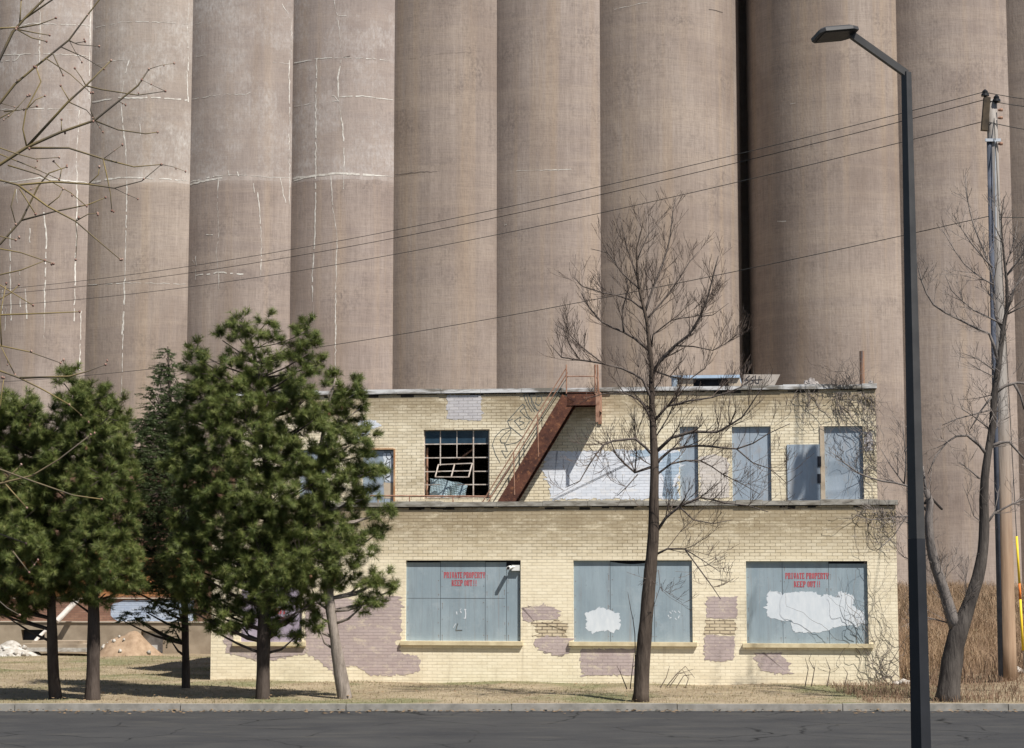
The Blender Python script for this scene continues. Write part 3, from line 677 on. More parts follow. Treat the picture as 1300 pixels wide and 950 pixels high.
# ---- fire escape
M_b = Matrix.Translation(O_) @ Matrix.Rotation(-B_, 4, 'Z')
fe = empty('fire_escape'); fe.matrix_world = M_b
tag(fe, 'rusty steel stair rising from the lower roof to a landing on the upper wall', 'fire escape')
yF, yB = SET-.62, SET-.10          # outer and inner stringers
def E(px, py, y): u, z = F(px, py, y); return Vector((u, y, z))
for k, (yy, dx) in enumerate(((yF, 0), (yB, 0))):
    a = E(641, 640, yF); b = E(722, 505.5, yF); a = Vector((a.x, yy, a.z)); b = Vector((b.x, yy, b.z))
    d = (b-a).normalized(); nn = Vector((-d.z, 0, d.x)); hw = .155
    mb = MB(); T = Matrix(((d.x, 0, nn.x, a.x), (0, 1, 0, yy), (d.z, 0, nn.z, a.z), (0, 0, 0, 1))); L = (b-a).length
    mb.box(-.1, L, -.005, .005, -hw, hw, 0, T)
    fy = .05 if k == 0 else -.05
    mb.box(-.1, L, min(0, fy)-.001, max(0, fy)+.001, hw+.0005, hw+.014, 0, T); mb.box(-.1, L, min(0, fy)-.001, max(0, fy)+.001, -hw-.014, -hw-.0005, 0, T)
    mb.build('stringer', rust, fe)
mb = MB(); a = E(641, 640, yF); b = E(722, 505.5, yF)
for i in range(15):
    p = a.lerp(b, (i+.6)/15.2); mb.box(p.x-.11, p.x+.11, yF+.008, yB-.008, p.z-.012, p.z+.012)
mb.build('tread', rust, fe)
mb = MB(); a = E(720, 499, yF); b = E(757.5, 499, yF); c = E(738, 514, yF)
for yy in (yF, yB): mb.box(a.x, b.x, yy-.005, yy+.005, c.z, a.z); mb.box(a.x, b.x, yy-.02, yy+.02, c.z-.012, c.z-.0005); mb.box(a.x, b.x, yy-.02, yy+.02, a.z+.0005, a.z+.012)
mb.box(b.x-.011, b.x-.001, yF+.02, yB-.02, c.z, a.z); mb.box(a.x, b.x, yF+.021, SET-.01, a.z-.04, a.z-.02)
mb.build('landing', rust, fe)
mb = MB(); p = E(758.5, 499, yF)          # wall bracket on the right
br = FU(758, 515, yF); zt = E(758, 497, yF).z; zb = E(759, 536, yF).z
mb.box(br-.03, br+.05, yF-.012, yF-.006, zb, zt); mb.box(br+.045, br+.055, yF-.006, SET-.02, zb+.25, zt); mb.box(br-.03, br+.05, SET-.035, SET-.01, zb, zt)
mb.build('bracket', rustl, fe)
# railings
mb = MB()
r0, r1 = E(611, 640, yF), E(719, 467, yF); q0, q1 = E(618, 640, yF), E(720.5, 473, yF)
mb.tube([r0, r1], .014, 6); mb.tube([q0, q1], .014, 6)
for t in (.02, .38, .66): p = r0.lerp(r1, t); k = (p.x-a.x); mb.tube([p, Vector((p.x+.02, yF, p.z-.95))], .014, 6)
top = E(719, 463, yF); mb.tube([top, Vector((top.x, yF, E(720, 500, yF).z))], .016, 6)
l0, l1 = E(720, 478, yF), E(755, 478, yF); mb.tube([l0, l1], .012, 6)
mb.tube([E(755.5, 463, yF), Vector((E(755.5,463,yF).x, yF, E(757, 500, yF).z))], .022, 6)
mb.tube([E(758.5, 463, yF), Vector((E(758.5,463,yF).x+.03, yF+.02, E(757, 515, yF).z))], .02, 6)
mb.tube([Vector((E(755.5,463,yF).x, yF, E(755, 478, yF).z)), Vector((E(755.5,463,yF).x, yB, E(755, 478, yF).z))], .012, 6)
mb.tube([Vector((E(755.5,463,yF).x, yB, E(757,500,yF).z)), Vector((E(755.5,463,yF).x, yB, E(755, 470, yF).z))], .012, 6)
mb.build('railing', rustl, fe)
# rear railing, coloured darker and greyer than the front one
mb = MB()
for (x0, y0, x1, y1) in ((618,636,721,478), (688,523,688,555), (706,520,727,520), (665,560,665,590)):
    mb.tube([E(x0, y0, yB), E(x1, y1, yB)], .010, 6)
mb.build('railing', simple('dark_steel', (.07,.085,.085), (.12,.14,.13), 6), fe)

# ---- security camera under the window head
sc = empty('security_camera'); sc.matrix_world = M_b; tag(sc, 'small white bullet security camera under the head of the left boarded window', 'camera')
wp = simple('white_plastic', (.62,.62,.60), (.72,.72,.70), 4, rough=.4); bp = simple('black_lens', (.01,.01,.012), (.02,.02,.025), 4, rough=.15)
h0 = E(646.0, 720.5, -.08); mb = MB()
mb.tube([h0+Vector((.02,.05,.0)), h0+Vector((-.0,-.10,-.015))], .042, 14); mb.build('housing', wp, sc)
mb = MB(); mb.tube([h0+Vector((0,-.101,-.015)), h0+Vector((0,-.108,-.015))], .028, 14); mb.build('lens', bp, sc)
mb = MB(); mb.tube([h0+Vector((.03,.03,.0)), h0+Vector((.09,.07,.01)), h0+Vector((.13,.09,.01))], .018, 8); mb.box(h0.x+.05, h0.x+.22, -.012, .05, h0.z-.07, h0.z+.05); mb.build('mount', wp, sc)

# ---- rooftop things
rs = empty('roof_housing'); rs.matrix_world = M_b; tag(rs, 'low roof housing with pale blue flashing above the narrow upper board', 'roof housing')
yr = SET+3.0; mb = MB()
a, b = F(853, 484, yr), F(939, 487, yr); tz = F(890, 480.5, yr)[1]; bz = zUc0-.3
mb.box(a[0]+.1, FU(880, 485, yr), yr, yr+.06, bz, tz-.001); mb.box(FU(925,485,yr), b[0], yr, yr+.06, bz, tz-.001); mb.box(FU(880,485,yr), FU(925,485,yr), yr+.2, yr+.26, bz, tz-.02, 1); mb.box(a[0]+.1, a[0]+.16, yr+.06, yr+2, bz, tz-.002); mb.box(b[0]-.06, b[0], yr+.06, yr+2, bz, tz-.002)
mb.build('wall', [tanw, stripm], rs)
mb = MB(); mb.box(a[0], b[0], yr-.06, yr+2.05, tz, tz+.07); mb.build('flashing', simple('pale_blue_flashing', (.36,.47,.60), (.46,.57,.70), 3), rs)
mb = MB(); x, z = F(857, 487, yr); mb.tube([(x, yr-.3, bz), (x, yr-.3, z+.10)], .07, 10); mb.tube([(x, yr-.3, z+.101), (x, yr-.3, z+.15)], .10, 10); mb.build('vent', simple('galvanised_vent', (.30,.36,.42), (.42,.48,.54), 5), rs)
wd = empty('roof_panel'); wd.matrix_world = M_b; tag(wd, 'pale slanted roof panel with black graffiti left of the sapling', 'panel')
mb = MB(); P4 = [E(941, 489, SET+1.5), E(975, 489, SET+1.5), E(990.5, 475.5, SET+1.5), E(944, 475.5, SET+1.5)]
P4[0].z -= .3; P4[1].z -= .3
mb.face(P4); mb.face([p+Vector((0,.06,0)) for p in reversed(P4)])
for i in range(4): p, q = P4[i], P4[(i+1) % 4]; mb.face([p, p+Vector((0,.06,0)), q+Vector((0,.06,0)), q])
mb.build('sheet', simple('pale_render', (.40,.35,.30), (.50,.45,.40), 3), wd)
scribble([[(952,477),(947,481),(951,484),(946,488)], [(957,478),(953,481),(957,485),(952,488)], [(959,477),(959,486),(963,487),(964,478)], [(945,483),(968,482)]], ink2, SET+1.5, SET+1.495, .02, wd)
rp = MB(); x, z = F(1094, 446, SET+.9); rp.tube([(0, 0, 0), (0, 0, z-(zUc0-.3))], .055, 10)
o = rp.build('vent_pipe', simple('rusty_pipe', (.12,.10,.10), (.36,.19,.10), 4, (3,1,.3))); o.matrix_world = M_b @ Matrix.Translation((x, SET+.9, zUc0-.3)); tag(o, 'upright rusty vent pipe on the upper roof near its right corner', 'pipe')
rd = MB()
for k, (px, s) in enumerate(((1024,.07), (1030,.10), (1036,.06), (1106,.06))):
    x, z = F(px, 488, SET+.2); lump(rd, (x, SET+.2, zUc1+s*.55), s, k)
o = rd.build('rubble', simple('rubble_grey', (.20,.18,.17), (.36,.33,.31), 8)); o.matrix_world = M_b; tag(o, 'bits of broken rubble lying on the upper coping', 'rubble', kind='stuff')

# ------------------------------------------------------------------ brown brick building at the left
b2 = empty('brown_brick_building', O_ + N_*14.5, -B_)
tag(b2, 'ruined brown brick building with orange and blue painted wall behind the pines', 'building')
W2 = 14.5
def F2(px, py): return F(px, py, W2)
brn = brick_mat('brown_brick', (.22,.12,.085), (.30,.175,.12), (.16,.12,.10), stain=(.4,.3,.25), stain_amt=.4)
org = brick_mat('orange_brick', (.34,.15,.06), (.42,.20,.09), (.20,.10,.05), stain=(.45,.3,.2), stain_amt=.5)
blp = brick_mat('blue_graffiti_brick', (.36,.43,.55), (.50,.56,.64), (.30,.34,.42), stain=(.55,.6,.7), stain_amt=.6)
cnc = simple('tan_foundation', (.25,.20,.145), (.36,.295,.22), 2)
uA, uB_ = F2(-140, 780)[0], F2(330, 780)[0]; zf = F2(150, 789)[1]; zm = F2(150, 759)[1]; ztop = F2(150, 588)[1]
bh = [(F2(28,805)[0], F2(58,805)[0], F2(40,813)[1], F2(40,799.5)[1]), (F2(180,805)[0], F2(208,805)[0], F2(195,829)[1], F2(195,801.5)[1])]
wins = [(F2(x0,700)[0], F2(x1,700)[0], F2(150,690)[1], F2(150,620)[1]) for x0, x1 in ((-60,-20), (10,50), (80,120), (228,256))]
mb = MB(); wall(mb, uA, uB_, zm, ztop, 0, .3, [h for h in wins]); mb.box(uA, uB_, .301, 6, zf, ztop-.01); mb.build('wall', brn, b2)
mb = MB(); mb.box(uA, uB_, -.0, .29, zf, zm-.03); mb.build('wall', brn, b2)
mb = MB(); wall(mb, uA, uB_, -.5, zf-.03, -.08, .28, bh); mb.build('foundation', cnc, b2)
mb = MB(); mb.box(uA, uB_, -.12, .25, zf-.03, zf); mb.box(uA, uB_, -.05, .25, zm-.03, zm-.002); mb.build('ledge', simple('pale_ledge', (.40,.35,.28), (.52,.46,.38), 3), b2)
mb = MB(); mb.box(uA-.1, uB_+.1, -.1, 6.1, ztop, ztop+.15); mb.build('roof', simple('brown_roof_trim', (.16,.12,.10), (.26,.20,.16), 3), b2)
def patch2(pts, mt, off, seed): 
    mb = MB(); poly_sheet(mb, pts, W2, -off, seed=seed, jag=.03, step=.1); return mb.build('paint_patch', mt, b2)
patch2([(-10,694),(30,700),(60,696),(100,700),(142,698),(150,706),(170,702),(190,708),(255,706),(258,757),(140,758),(60,757.5),(-20,757)], org, .005, 31)
patch2([(144,766),(160,762),(247,762),(248,789),(150,789),(140,782)], blp, .005, 32)
for h in bh:
    mb = MB(); mb.box(h[0], h[1], .1, .12, h[2], h[3]); mb.build('basement_window', simple('whitewashed_board', (.36,.35,.33), (.66,.65,.62), 4) if h is bh[1] else stripm, b2)
for h in wins:
    mb = MB(); mb.box(h[0], h[1], .15, .17, h[2], h[3]); mb.build('window', stripm, b2)
wlim = simple('whitewashed_concrete', (.25,.22,.18), (.52,.50,.46), 5, (1,1,2), bump=.6)
dirt = simple('tan_dirt', (.24,.165,.105), (.36,.26,.175), 5, bump=.8)
def heap(name, px0, px1, py_t, py_b, w, mt, label, cat, dep=.9, seed=0, rocks=14, flat=False):
    mb = MB(); rr = random.Random(seed); u0, u1 = F(px0, py_b, w)[0], F(px1, py_b, w)[0]
    cu = (u0+u1)/2; base = gz((O_+U_*cu+N_*w).x, (O_+U_*cu+N_*w).y)-.08; H = F((px0+px1)/2, py_t, w)[1]-base; NU, NV = 30, 14
    for j in range(NV+1):
        for i in range(NU+1):
            s, t = i/NU*2-1, j/NV*2-1; r = min(1, math.hypot(s, t)); h = math.cos(r*math.pi/2)**1.15
            h *= 1+.10*math.sin(i*.5+j*.3+seed)+.02*rr.uniform(-1, 1)
            mb.v.append((cu+s*(u1-u0)/2, t*dep+rr.uniform(-.02,.02), max(0, h)*H))
    for j in range(NV):
        for i in range(NU): k = j*(NU+1)+i; mb.f.append((k, k+1, k+NU+2, k+NU+1)); mb.m.append(0)
    for _ in range(rocks):
        s = rr.uniform(-1, 1); t = rr.uniform(-1, -.2); lump(mb, (cu+s*(u1-u0)/2, t*dep, max(0, math.cos(min(1, math.hypot(s,t))*math.pi/2))*H*.95), rr.uniform(.02, .07), rr.random(), 1)
    o = mb.build(name, [mt, wlim], smooth=True); o.matrix_world = Matrix.Translation(O_+N_*w+Vector((0,0,base))) @ Matrix.Rotation(-B_, 4, 'Z'); return tag(o, label, cat)
heap('dirt_mound', 118, 210, 803, 836, 13.0, dirt, 'tan mound of dirt against the brown building foundation between two pine trunks', 'mound', seed=3)
heap('rubble_mound', -30, 60, 815, 836, 12.8, wlim, 'low pile of pale rubble at the foot of the brown building, far left', 'rubble', seed=5, rocks=50)
mb = MB(); a = F(22, 833, 12.6); b = F(113, 833, 12.6); hz = F(60, 817, 12.6)[1]
mb.box(a[0], b[0], 0, .5, .3, hz-.12, 0); mb.box(a[0]+.05, b[0]-.05, .05, 1.1, hz-.12, hz-.02, 1); mb.box(a[0]+.3, b[0]-.4, .3, 1.2, hz-.02, hz+.06, 1)
o = mb.build('broken_concrete_slab', [wlim, cnc]); o.matrix_world = Matrix.Translation(O_+N_*12.6) @ Matrix.Rotation(-B_, 4, 'Z'); tag(o, 'broken whitewashed concrete slab lying before the brown building between pine trunks', 'slab')
mb = MB(); p = [Vector((F(x, y, W2-yo)[0], W2-yo, F(x, y, W2-yo)[1])) for x, y, yo in ((98, 762, .4), (72, 789, .9), (50, 808, 1.3), (44, 815, 1.5))]
mb.tube(p[:2], .085, 12); mb.tube([p[1]+(p[2]-p[1])*.15, p[2], p[3]], .05, 10)
o = mb.build('fallen_pipe', simple('dented_zinc', (.42,.38,.34), (.62,.58,.54), 6, rough=.45)); o.matrix_world = M_b; tag(o, 'pale metal pipe leaning diagonally against the brown building', 'pipe')

# ------------------------------------------------------------------ street lamp
lm = simple('grey_lamp_paint', (.036,.035,.035), (.055,.053,.052), 3, rough=.5, spec=.4, bump=.08)
lmd = simple('black_lamp_paint', (.012,.013,.016), (.02,.021,.025), 3, rough=.55, spec=.4, bump=.08)
LY = 20.0; lt = at(1150.5, 92, LY); lb = at(1168, 860, LY)
lp = empty('street_lamp', (lt.x, LY, 0)); tag(lp, 'dark grey square street lamp with angled arm and flat head, foreground right', 'street lamp')
def taperbox(mb, z0, z1, w0, w1, rot):
    vs = []
    for z, w_ in ((z0, w0), (z1, w1)):
        for k in range(4):
            t = rot+math.pi/4+k*math.pi/2; r = w_/2*math.sqrt(2); vs.append((r*math.cos(t), r*math.sin(t), z))
    n = len(mb.v); mb.v += vs
    for k in range(4): mb.f.append((n+k, n+(k+1) % 4, n+4+(k+1) % 4, n+4+k)); mb.m.append(0)
    mb.f.append((n+4, n+5, n+6, n+7)); mb.m.append(0); mb.f.append((n+3, n+2, n+1, n)); mb.m.append(0)
ROT = R_(36)
zc = at(1165, 684, LY).z; wt = .070; wb = .138
wc = wb+(wt-wb)*(zc/lt.z)
mb = MB(); taperbox(mb, zc, lt.z, wc, wt, ROT); mb.build('pole', lm, lp)
mb = MB(); taperbox(mb, .03, zc-.001, wb+.001, wc+.004, ROT); mb.build('pole_sleeve', lmd, lp)
mb = MB(); taperbox(mb, 0, .03, .36, .36, ROT); mb.build('base_plate', lmd, lp)
ax = Vector((-.53, -.04, .375)); ax0 = Vector((0, 0, lt.z-.015)); hd = ax0+ax
mb = MB(); mb.beam(ax0, hd, .065, .065); mb.build('arm', lm, lp)
hx = Vector((-.95, -.30, -.16)).normalized(); hz_ = Vector((-.20, .13, .9)); hz_ = (hz_-hx*hz_.dot(hx)).normalized(); hy = hz_.cross(hx)
T = Matrix(((hx.x, hy.x, hz_.x, hd.x), (hx.y, hy.y, hz_.y, hd.y), (hx.z, hy.z, hz_.z, hd.z+.035), (0,0,0,1)))
mb = MB()
prof = [(-.02,-.10), (.06,-.145), (.36,-.145), (.41,-.10), (.41,.10), (.36,.145), (.06,.145), (-.02,.10)]
for (za, sa, zb_, sb) in ((-.022, 1, .012, 1), (.012, 1, .034, .82)):
    for i in range(8):
        (x0, y0), (x1, y1) = prof[i], prof[(i+1) % 8]; c_ = .195
        f = lambda x, y, s: ((x-c_)*s+c_, y*s)
        A_, B2, C2, D2 = f(x0,y0,sa), f(x1,y1,sa), f(x1,y1,sb), f(x0,y0,sb)
        mb.face([T @ Vector((*A_, za)), T @ Vector((*B2, za)), T @ Vector((*C2, zb_)), T @ Vector((*D2, zb_))])
mb.face([T @ Vector((x, y, -.022)) for x, y in reversed(prof)]); mb.face([T @ Vector(((x-.195)*.82+.195, y*.82, .034)) for x, y in prof])
lh = mb.build('lamp_head', lm, lp)
mb = MB(); mb.box(.05, .36, -.11, .11, -.028, -.0225, 0, T); mb.build('lens', simple('unlit_led_lens', (.05,.045,.038), (.08,.07,.06), 8, rough=.3), lh)
mb = MB(); mb.beam(hd-ax.normalized()*.09, hd+Vector((-.02,0,.03)), .045, .05); mb.build('knuckle', lmd, lp)

# ------------------------------------------------------------------ utility pole, wires, guy
UY = 42.0; pb = at(1272.5, 862, UY); pt = at(1259, 127, UY)
pol = empty('utility_pole', (pt.x+.01, UY, 0)); tag(pol, 'weathered wooden utility pole with black insulators and dark conduit, right', 'utility pole')
n = NT('weathered_pole_wood', .9, .1)
sp = n.t.nodes.new('ShaderNodeSeparateXYZ'); n.link(n.tc.outputs['Object'], sp.inputs[0])
gr = n.ramp(n.noise((6,6,.35), 1.5, 7, rough=.75), .3, .7, (.17,.15,.135), (.40,.37,.34))
br_ = n.ramp(n.noise((6,6,.3), 1.5, 7, rough=.75), .3, .7, (.22,.14,.09), (.44,.31,.21))
n.color(n.mix(n.ramp(n.math('DIVIDE', n.math('ADD', sp.outputs[2], n.math('MULTIPLY', n.noise((1,1,.4), 2, 4), 1.5)), 12.0), .30, .55), br_, gr)); n.bump(n.noise((9,9,.3), 2, 5), .7, .02)
H = pt.z; mb = MB(); P = []; 
for i in range(13): t = i/12; P.append(Vector((.0+.012*math.sin(t*5), 0, gz(pt.x, UY)-.3 + (H+.3-gz(pt.x,UY))*t)))
mb.tube(P, [.185+(.105-.185)*i/12 for i in range(13)], 14); mb.build('pole', n.m, pol, smooth=True)
mb = MB(); cz = at(1255, 178, UY).z; mb.tube([(-.165, -.11, gz(pt.x,UY)), (-.10, -.075, cz)], [.05, .055], 10); mb.build('conduit', simple('blue_black_conduit', (.05,.058,.075), (.09,.10,.13), 3), pol, smooth=True)
mb = MB(); a = at(1249.5, 166, UY-.10); b = at(1253, 124, UY-.10); o0 = Vector(pol.location)
mb.beam(a-o0, b-o0, .13, .12); mb.build('bracket', simple('dark_bracket_wood', (.04,.032,.025), (.10,.075,.05), 4), pol)
insm = simple('black_insulator', (.012,.012,.014), (.03,.03,.03), 6, rough=.35)
for px, py in ((1250.5, 118), (1265, 125)):
    p = at(px, py, UY-.1)-o0; mb = MB(); mb.tube([p+Vector((0,0,z_)) for z_ in (-.10,-.07,-.069,-.02,-.019,.03,.07)], [.03,.03,.085,.075,.055,.06,.02], 12); mb.build('insulator', insm, pol)
for py in (140, 150, 183):
    p = at(1267, py, UY-.1)-o0; mb = MB(); mb.tube([p, p+Vector((.05,-.02,0)), p+Vector((.09,-.02,0))], [.02,.035,.03], 8); mb.build('insulator', rustl, pol)
mb = MB(); mb.tube([at(1263.5, 178, UY-.2)-o0, at(1264.5, 300, UY-.2)-o0], .012, 6); mb.box(-.2, .12, -.16, -.12, cz-.06, cz); mb.build('strap', simple('zinc_strap', (.35,.38,.42), (.5,.53,.57), 4), pol)
wirem = simple('dark_wire', (.03,.03,.03), (.06,.06,.055), 3)
import itertools
def wire(pts, right, label, r=.0085, Yp=UY-.1):
    """span to the left: ends on the pole at picture point pts[-1]; passes through the other picture points as it runs back to 72 m"""
    A = at(*pts[-1], Yp); Bx, By = -30.0, 90.0
    def plan(px):   # plan position on the line A-B seen at picture x (small pitch effects ignored)
        lo, hi = 0.0, 1.0
        for _ in range(50):
            mid = (lo+hi)/2; X = A.x+(Bx-A.x)*mid; Y = A.y+(By-A.y)*mid
            if 650+F_*X/(Y*1.03) > px: lo = mid
            else: hi = mid
        return lo
    T_, Z_ = [], []
    for px, py in pts:
        t = plan(px); Y = A.y+(By-A.y)*t; T_.append(t); Z_.append(at(px, py, Y).z)
    # least squares z = A.z + b t + c t^2
    s2 = s3 = s4 = r1 = r2 = 0
    for t, z in zip(T_[:-1], Z_[:-1]): s2 += t*t; s3 += t**3; s4 += t**4; r1 += (z-A.z)*t; r2 += (z-A.z)*t*t
    det = s2*s4-s3*s3; b = (r1*s4-r2*s3)/det; c = (r2*s2-r1*s3)/det
    P = [Vector((A.x+(Bx-A.x)*t, A.y+(By-A.y)*t, A.z+b*t+c*t*t)) for t in [i/60 for i in range(61)]]
    m = MB(); m.tube(P, r, 5)
    if right:
        Bq = at(*right, Yp); Cq = A+(Bq-A)*6
        m.tube([A+(Cq-A)*(i/20)+Vector((0,0,-.25*(1-(2*i/20-1)**2))) for i in range(21)], r, 5)
    o = m.build('power_line', wirem, smooth=True); rebase(o, A)
    return tag(o, label, 'wire', 'overhead wires crossing the silos')
wire([(0,371-1.5),(108,356),(430,308),(625,266),(860,216),(1040,168),(1249,117)], (1300,117.5), 'topmost of the overhead wires running left from the utility pole')
wire([(0,374.5),(430,315),(860,227),(1249,127)], (1300,127), 'second overhead wire from the top, just under the topmost')
wire([(0,389),(430,335),(625,300),(860,250),(1250,154)], (1300,156), 'third overhead wire from the top, crossing the middle of the silos')
wire([(0,487),(118,476),(430,437),(762,380.5),(860,359),(1053,320),(1254,275)], (1300,268), 'lowest overhead wire, passing behind the bare tree and pine tops')
ga, gb = at(1290.6, 681, 40.2), at(1298.8, 826, 40.2); gm = at(1294.2, 741, 40.2); gn = at(1295.3, 761, 40.2)
g0 = at(1262, 150, UY-.1); g1 = gb+(gb-ga)*((gb.z-gz(gb.x, 40.2)+.05)/(ga.z-gb.z))
mb = MB(); mb.tube([g0, ga, gb, g1], .008, 5); gy = mb.build('guy_wire', wirem); rebase(gy, g1); tag(gy, 'thin guy wire from the utility pole with a yellow and orange guard', 'guy wire')
yl = simple('yellow_guard', (.78,.52,.02), (.85,.60,.05), 3, rough=.5); og = simple('orange_guard', (.70,.16,.02), (.78,.22,.04), 3, rough=.5)
mb = MB(); mb.tube([ga, gm], .024, 8, 0); mb.tube([gm, gn], .0245, 8, 1); mb.tube([gn, gb], .024, 8, 0)
o = mb.build('guard', [yl, og], smooth=True); o.data.transform(Matrix.Translation(-g1)); o.parent = gy; o['label'] = 'yellow guard with an orange band'

# ------------------------------------------------------------------ bare trees
def bark(name, c0, c1, sc=5):
    n = NT(name, .95, .1); n.color(n.ramp(n.noise((1,1,.25), sc, 7, rough=.75), .32, .66, c0, c1)); n.bump(n.noise((3,3,.4), sc*1.6, 5), .9, .03); return n.m
def rough_tube(mb, pts, rads, n, rr, amp=.06):
    # densified, slightly lumpy limb
    P, Rr = [], []
    for i in range(len(pts)-1):
        a, b = pts[i], pts[i+1]; nn = max(1, int((b-a).length/.22))
        pm, nx = pts[max(0, i-1)], pts[min(len(pts)-1, i+2)]
        for k in range(nn):
            t = k/nn; t2, t3 = t*t, t*t*t
            q = .5*((2*a)+(b-pm)*t+(2*pm-5*a+4*b-nx)*t2+(3*a-pm-3*b+nx)*t3)
            P.append(q); Rr.append((rads[i]+(rads[i+1]-rads[i])*t)*(1+rr.uniform(-amp, amp)))
    P.append(pts[-1]); Rr.append(rads[-1]); mb.tube(P, Rr, n); return P, Rr
def twigs(mb, P, Rr, rr, level, dens, length, upb, spread, start=.15, minr=.0022, bud=None):
    """grow side twigs off a limb"""
    tot = sum((P[i+1]-P[i]).length for i in range(len(P)-1)); cnt = int(tot*dens)+1; acc = 0
    for _ in range(cnt):
        t = start+(1-start)*rr.random(); i = min(len(P)-2, int(t*(len(P)-1))); p = P[i]; d = (P[i+1]-P[i]).normalized()
        o_ = Vector((rr.gauss(0,1), rr.gauss(0,1)*.8, rr.gauss(0,1))); o_ = (o_-d*o_.dot(d)); 
        if o_.length < .01: continue
        o_.normalize(); v = (d*rr.uniform(.5,1.0)+o_*spread+Vector((0,0,upb))).normalized()
        L = length*rr.uniform(.45, 1.15)*(1-.45*t); r0 = min(Rr[i]*.6, .0045+L*.0115); n_ = 5; Q = [p]; rad = [r0]
        for k in range(n_):
            v = (v+Vector((rr.gauss(0,.085), rr.gauss(0,.085), rr.gauss(0,.07)+upb*.16))).normalized(); Q.append(Q[-1]+v*L/n_); rad.append(max(minr, r0*(1-(k+1)/n_*.8)))
        mb.tube(Q, rad, 4 if level > 1 else 3, cap=False)
        if level > 0: twigs(mb, Q, rad, rr, level-1, dens*(1.0 if level > 1 else .8), length*.58, upb, spread, .2, minr, bud)
def bare_tree(name, label, Y, trunk, limbs, mats, seed, dens=2.6, length=.9, level=1, upb=.35, spread=.75, base_z=None, ysp=.35, minr=.0022, zone=None):
    rr = random.Random(seed); m_per_px = Y/F_
    tp = [at(x, y, Y) for x, y, w_ in trunk]; rd = [w_*m_per_px/2 for x, y, w_ in trunk]
    base = Vector((tp[0].x, Y, gz(tp[0].x, Y) if base_z is None else base_z))
    root = empty(name, base); tag(root, label, 'tree')
    tp = [Vector((p.x-(tp[0].x-base.x)*0, p.y, p.z)) for p in tp]
    if tp[0].z > base.z: tp.insert(0, Vector((tp[0].x-.03, Y, base.z-.15))); rd.insert(0, rd[0]*1.35)
    mb = MB(); P, Rr = rough_tube(mb, [p-base for p in tp], rd, 14, rr, .05); mb.build('trunk', mats[0], root, smooth=True)
    mbr = MB(); mtw = MB()
    twigs(mtw, P[int(len(P)*.55):], Rr[int(len(P)*.55):], rr, level, dens, length, upb, spread, .1, minr)
    for L in limbs:
        pts, w0, w1 = L[0], L[1], L[2]; dy = L[3] if len(L) > 3 else rr.uniform(-ysp, ysp); n_ = len(pts)
        # find trunk depth at start: limbs start in the trunk's plane and lean nearer or farther
        Q = []; cum = 0
        for i, (x, y) in enumerate(pts):
            if i: cum += math.hypot(x-pts[i-1][0], y-pts[i-1][1])*m_per_px
            Q.append(at(x, y, Y+dy*cum+(L[4] if len(L) > 4 else 0))-base)
        R2 = [(w0+(w1-w0)*i/(n_-1))*m_per_px/2 for i in range(n_)]
        PP, RR = rough_tube(mbr, Q, R2, 8, rr, .05)
        twigs(mtw, PP, RR, rr, level, dens, length, upb, spread, .12, minr)
    mbr.build('branches', mats[1], root, smooth=True); mtw.build('twigs', mats[2], root)
    return root
bk1 = bark('grey_brown_bark', (.035,.027,.022), (.115,.09,.072)); bk2 = bark('branch_bark', (.06,.05,.045), (.15,.125,.11), 9); tw = simple('twig_bark', (.075,.055,.045), (.15,.115,.095), 9)
ct_trunk = [(814,880,19),(815,850,18.5),(824,744,16),(829.5,679,14.5),(830,640,12.5),(831,590,11),(829.5,556,9),(827.5,509,7.5),(827,463,6.2),(825,445,5.6),(821,407,4.6),(817,390,4),(812,370,3.2),(809,344,2.6),(808,316,1.8),(815,290,1.2),(818,268,.8)]
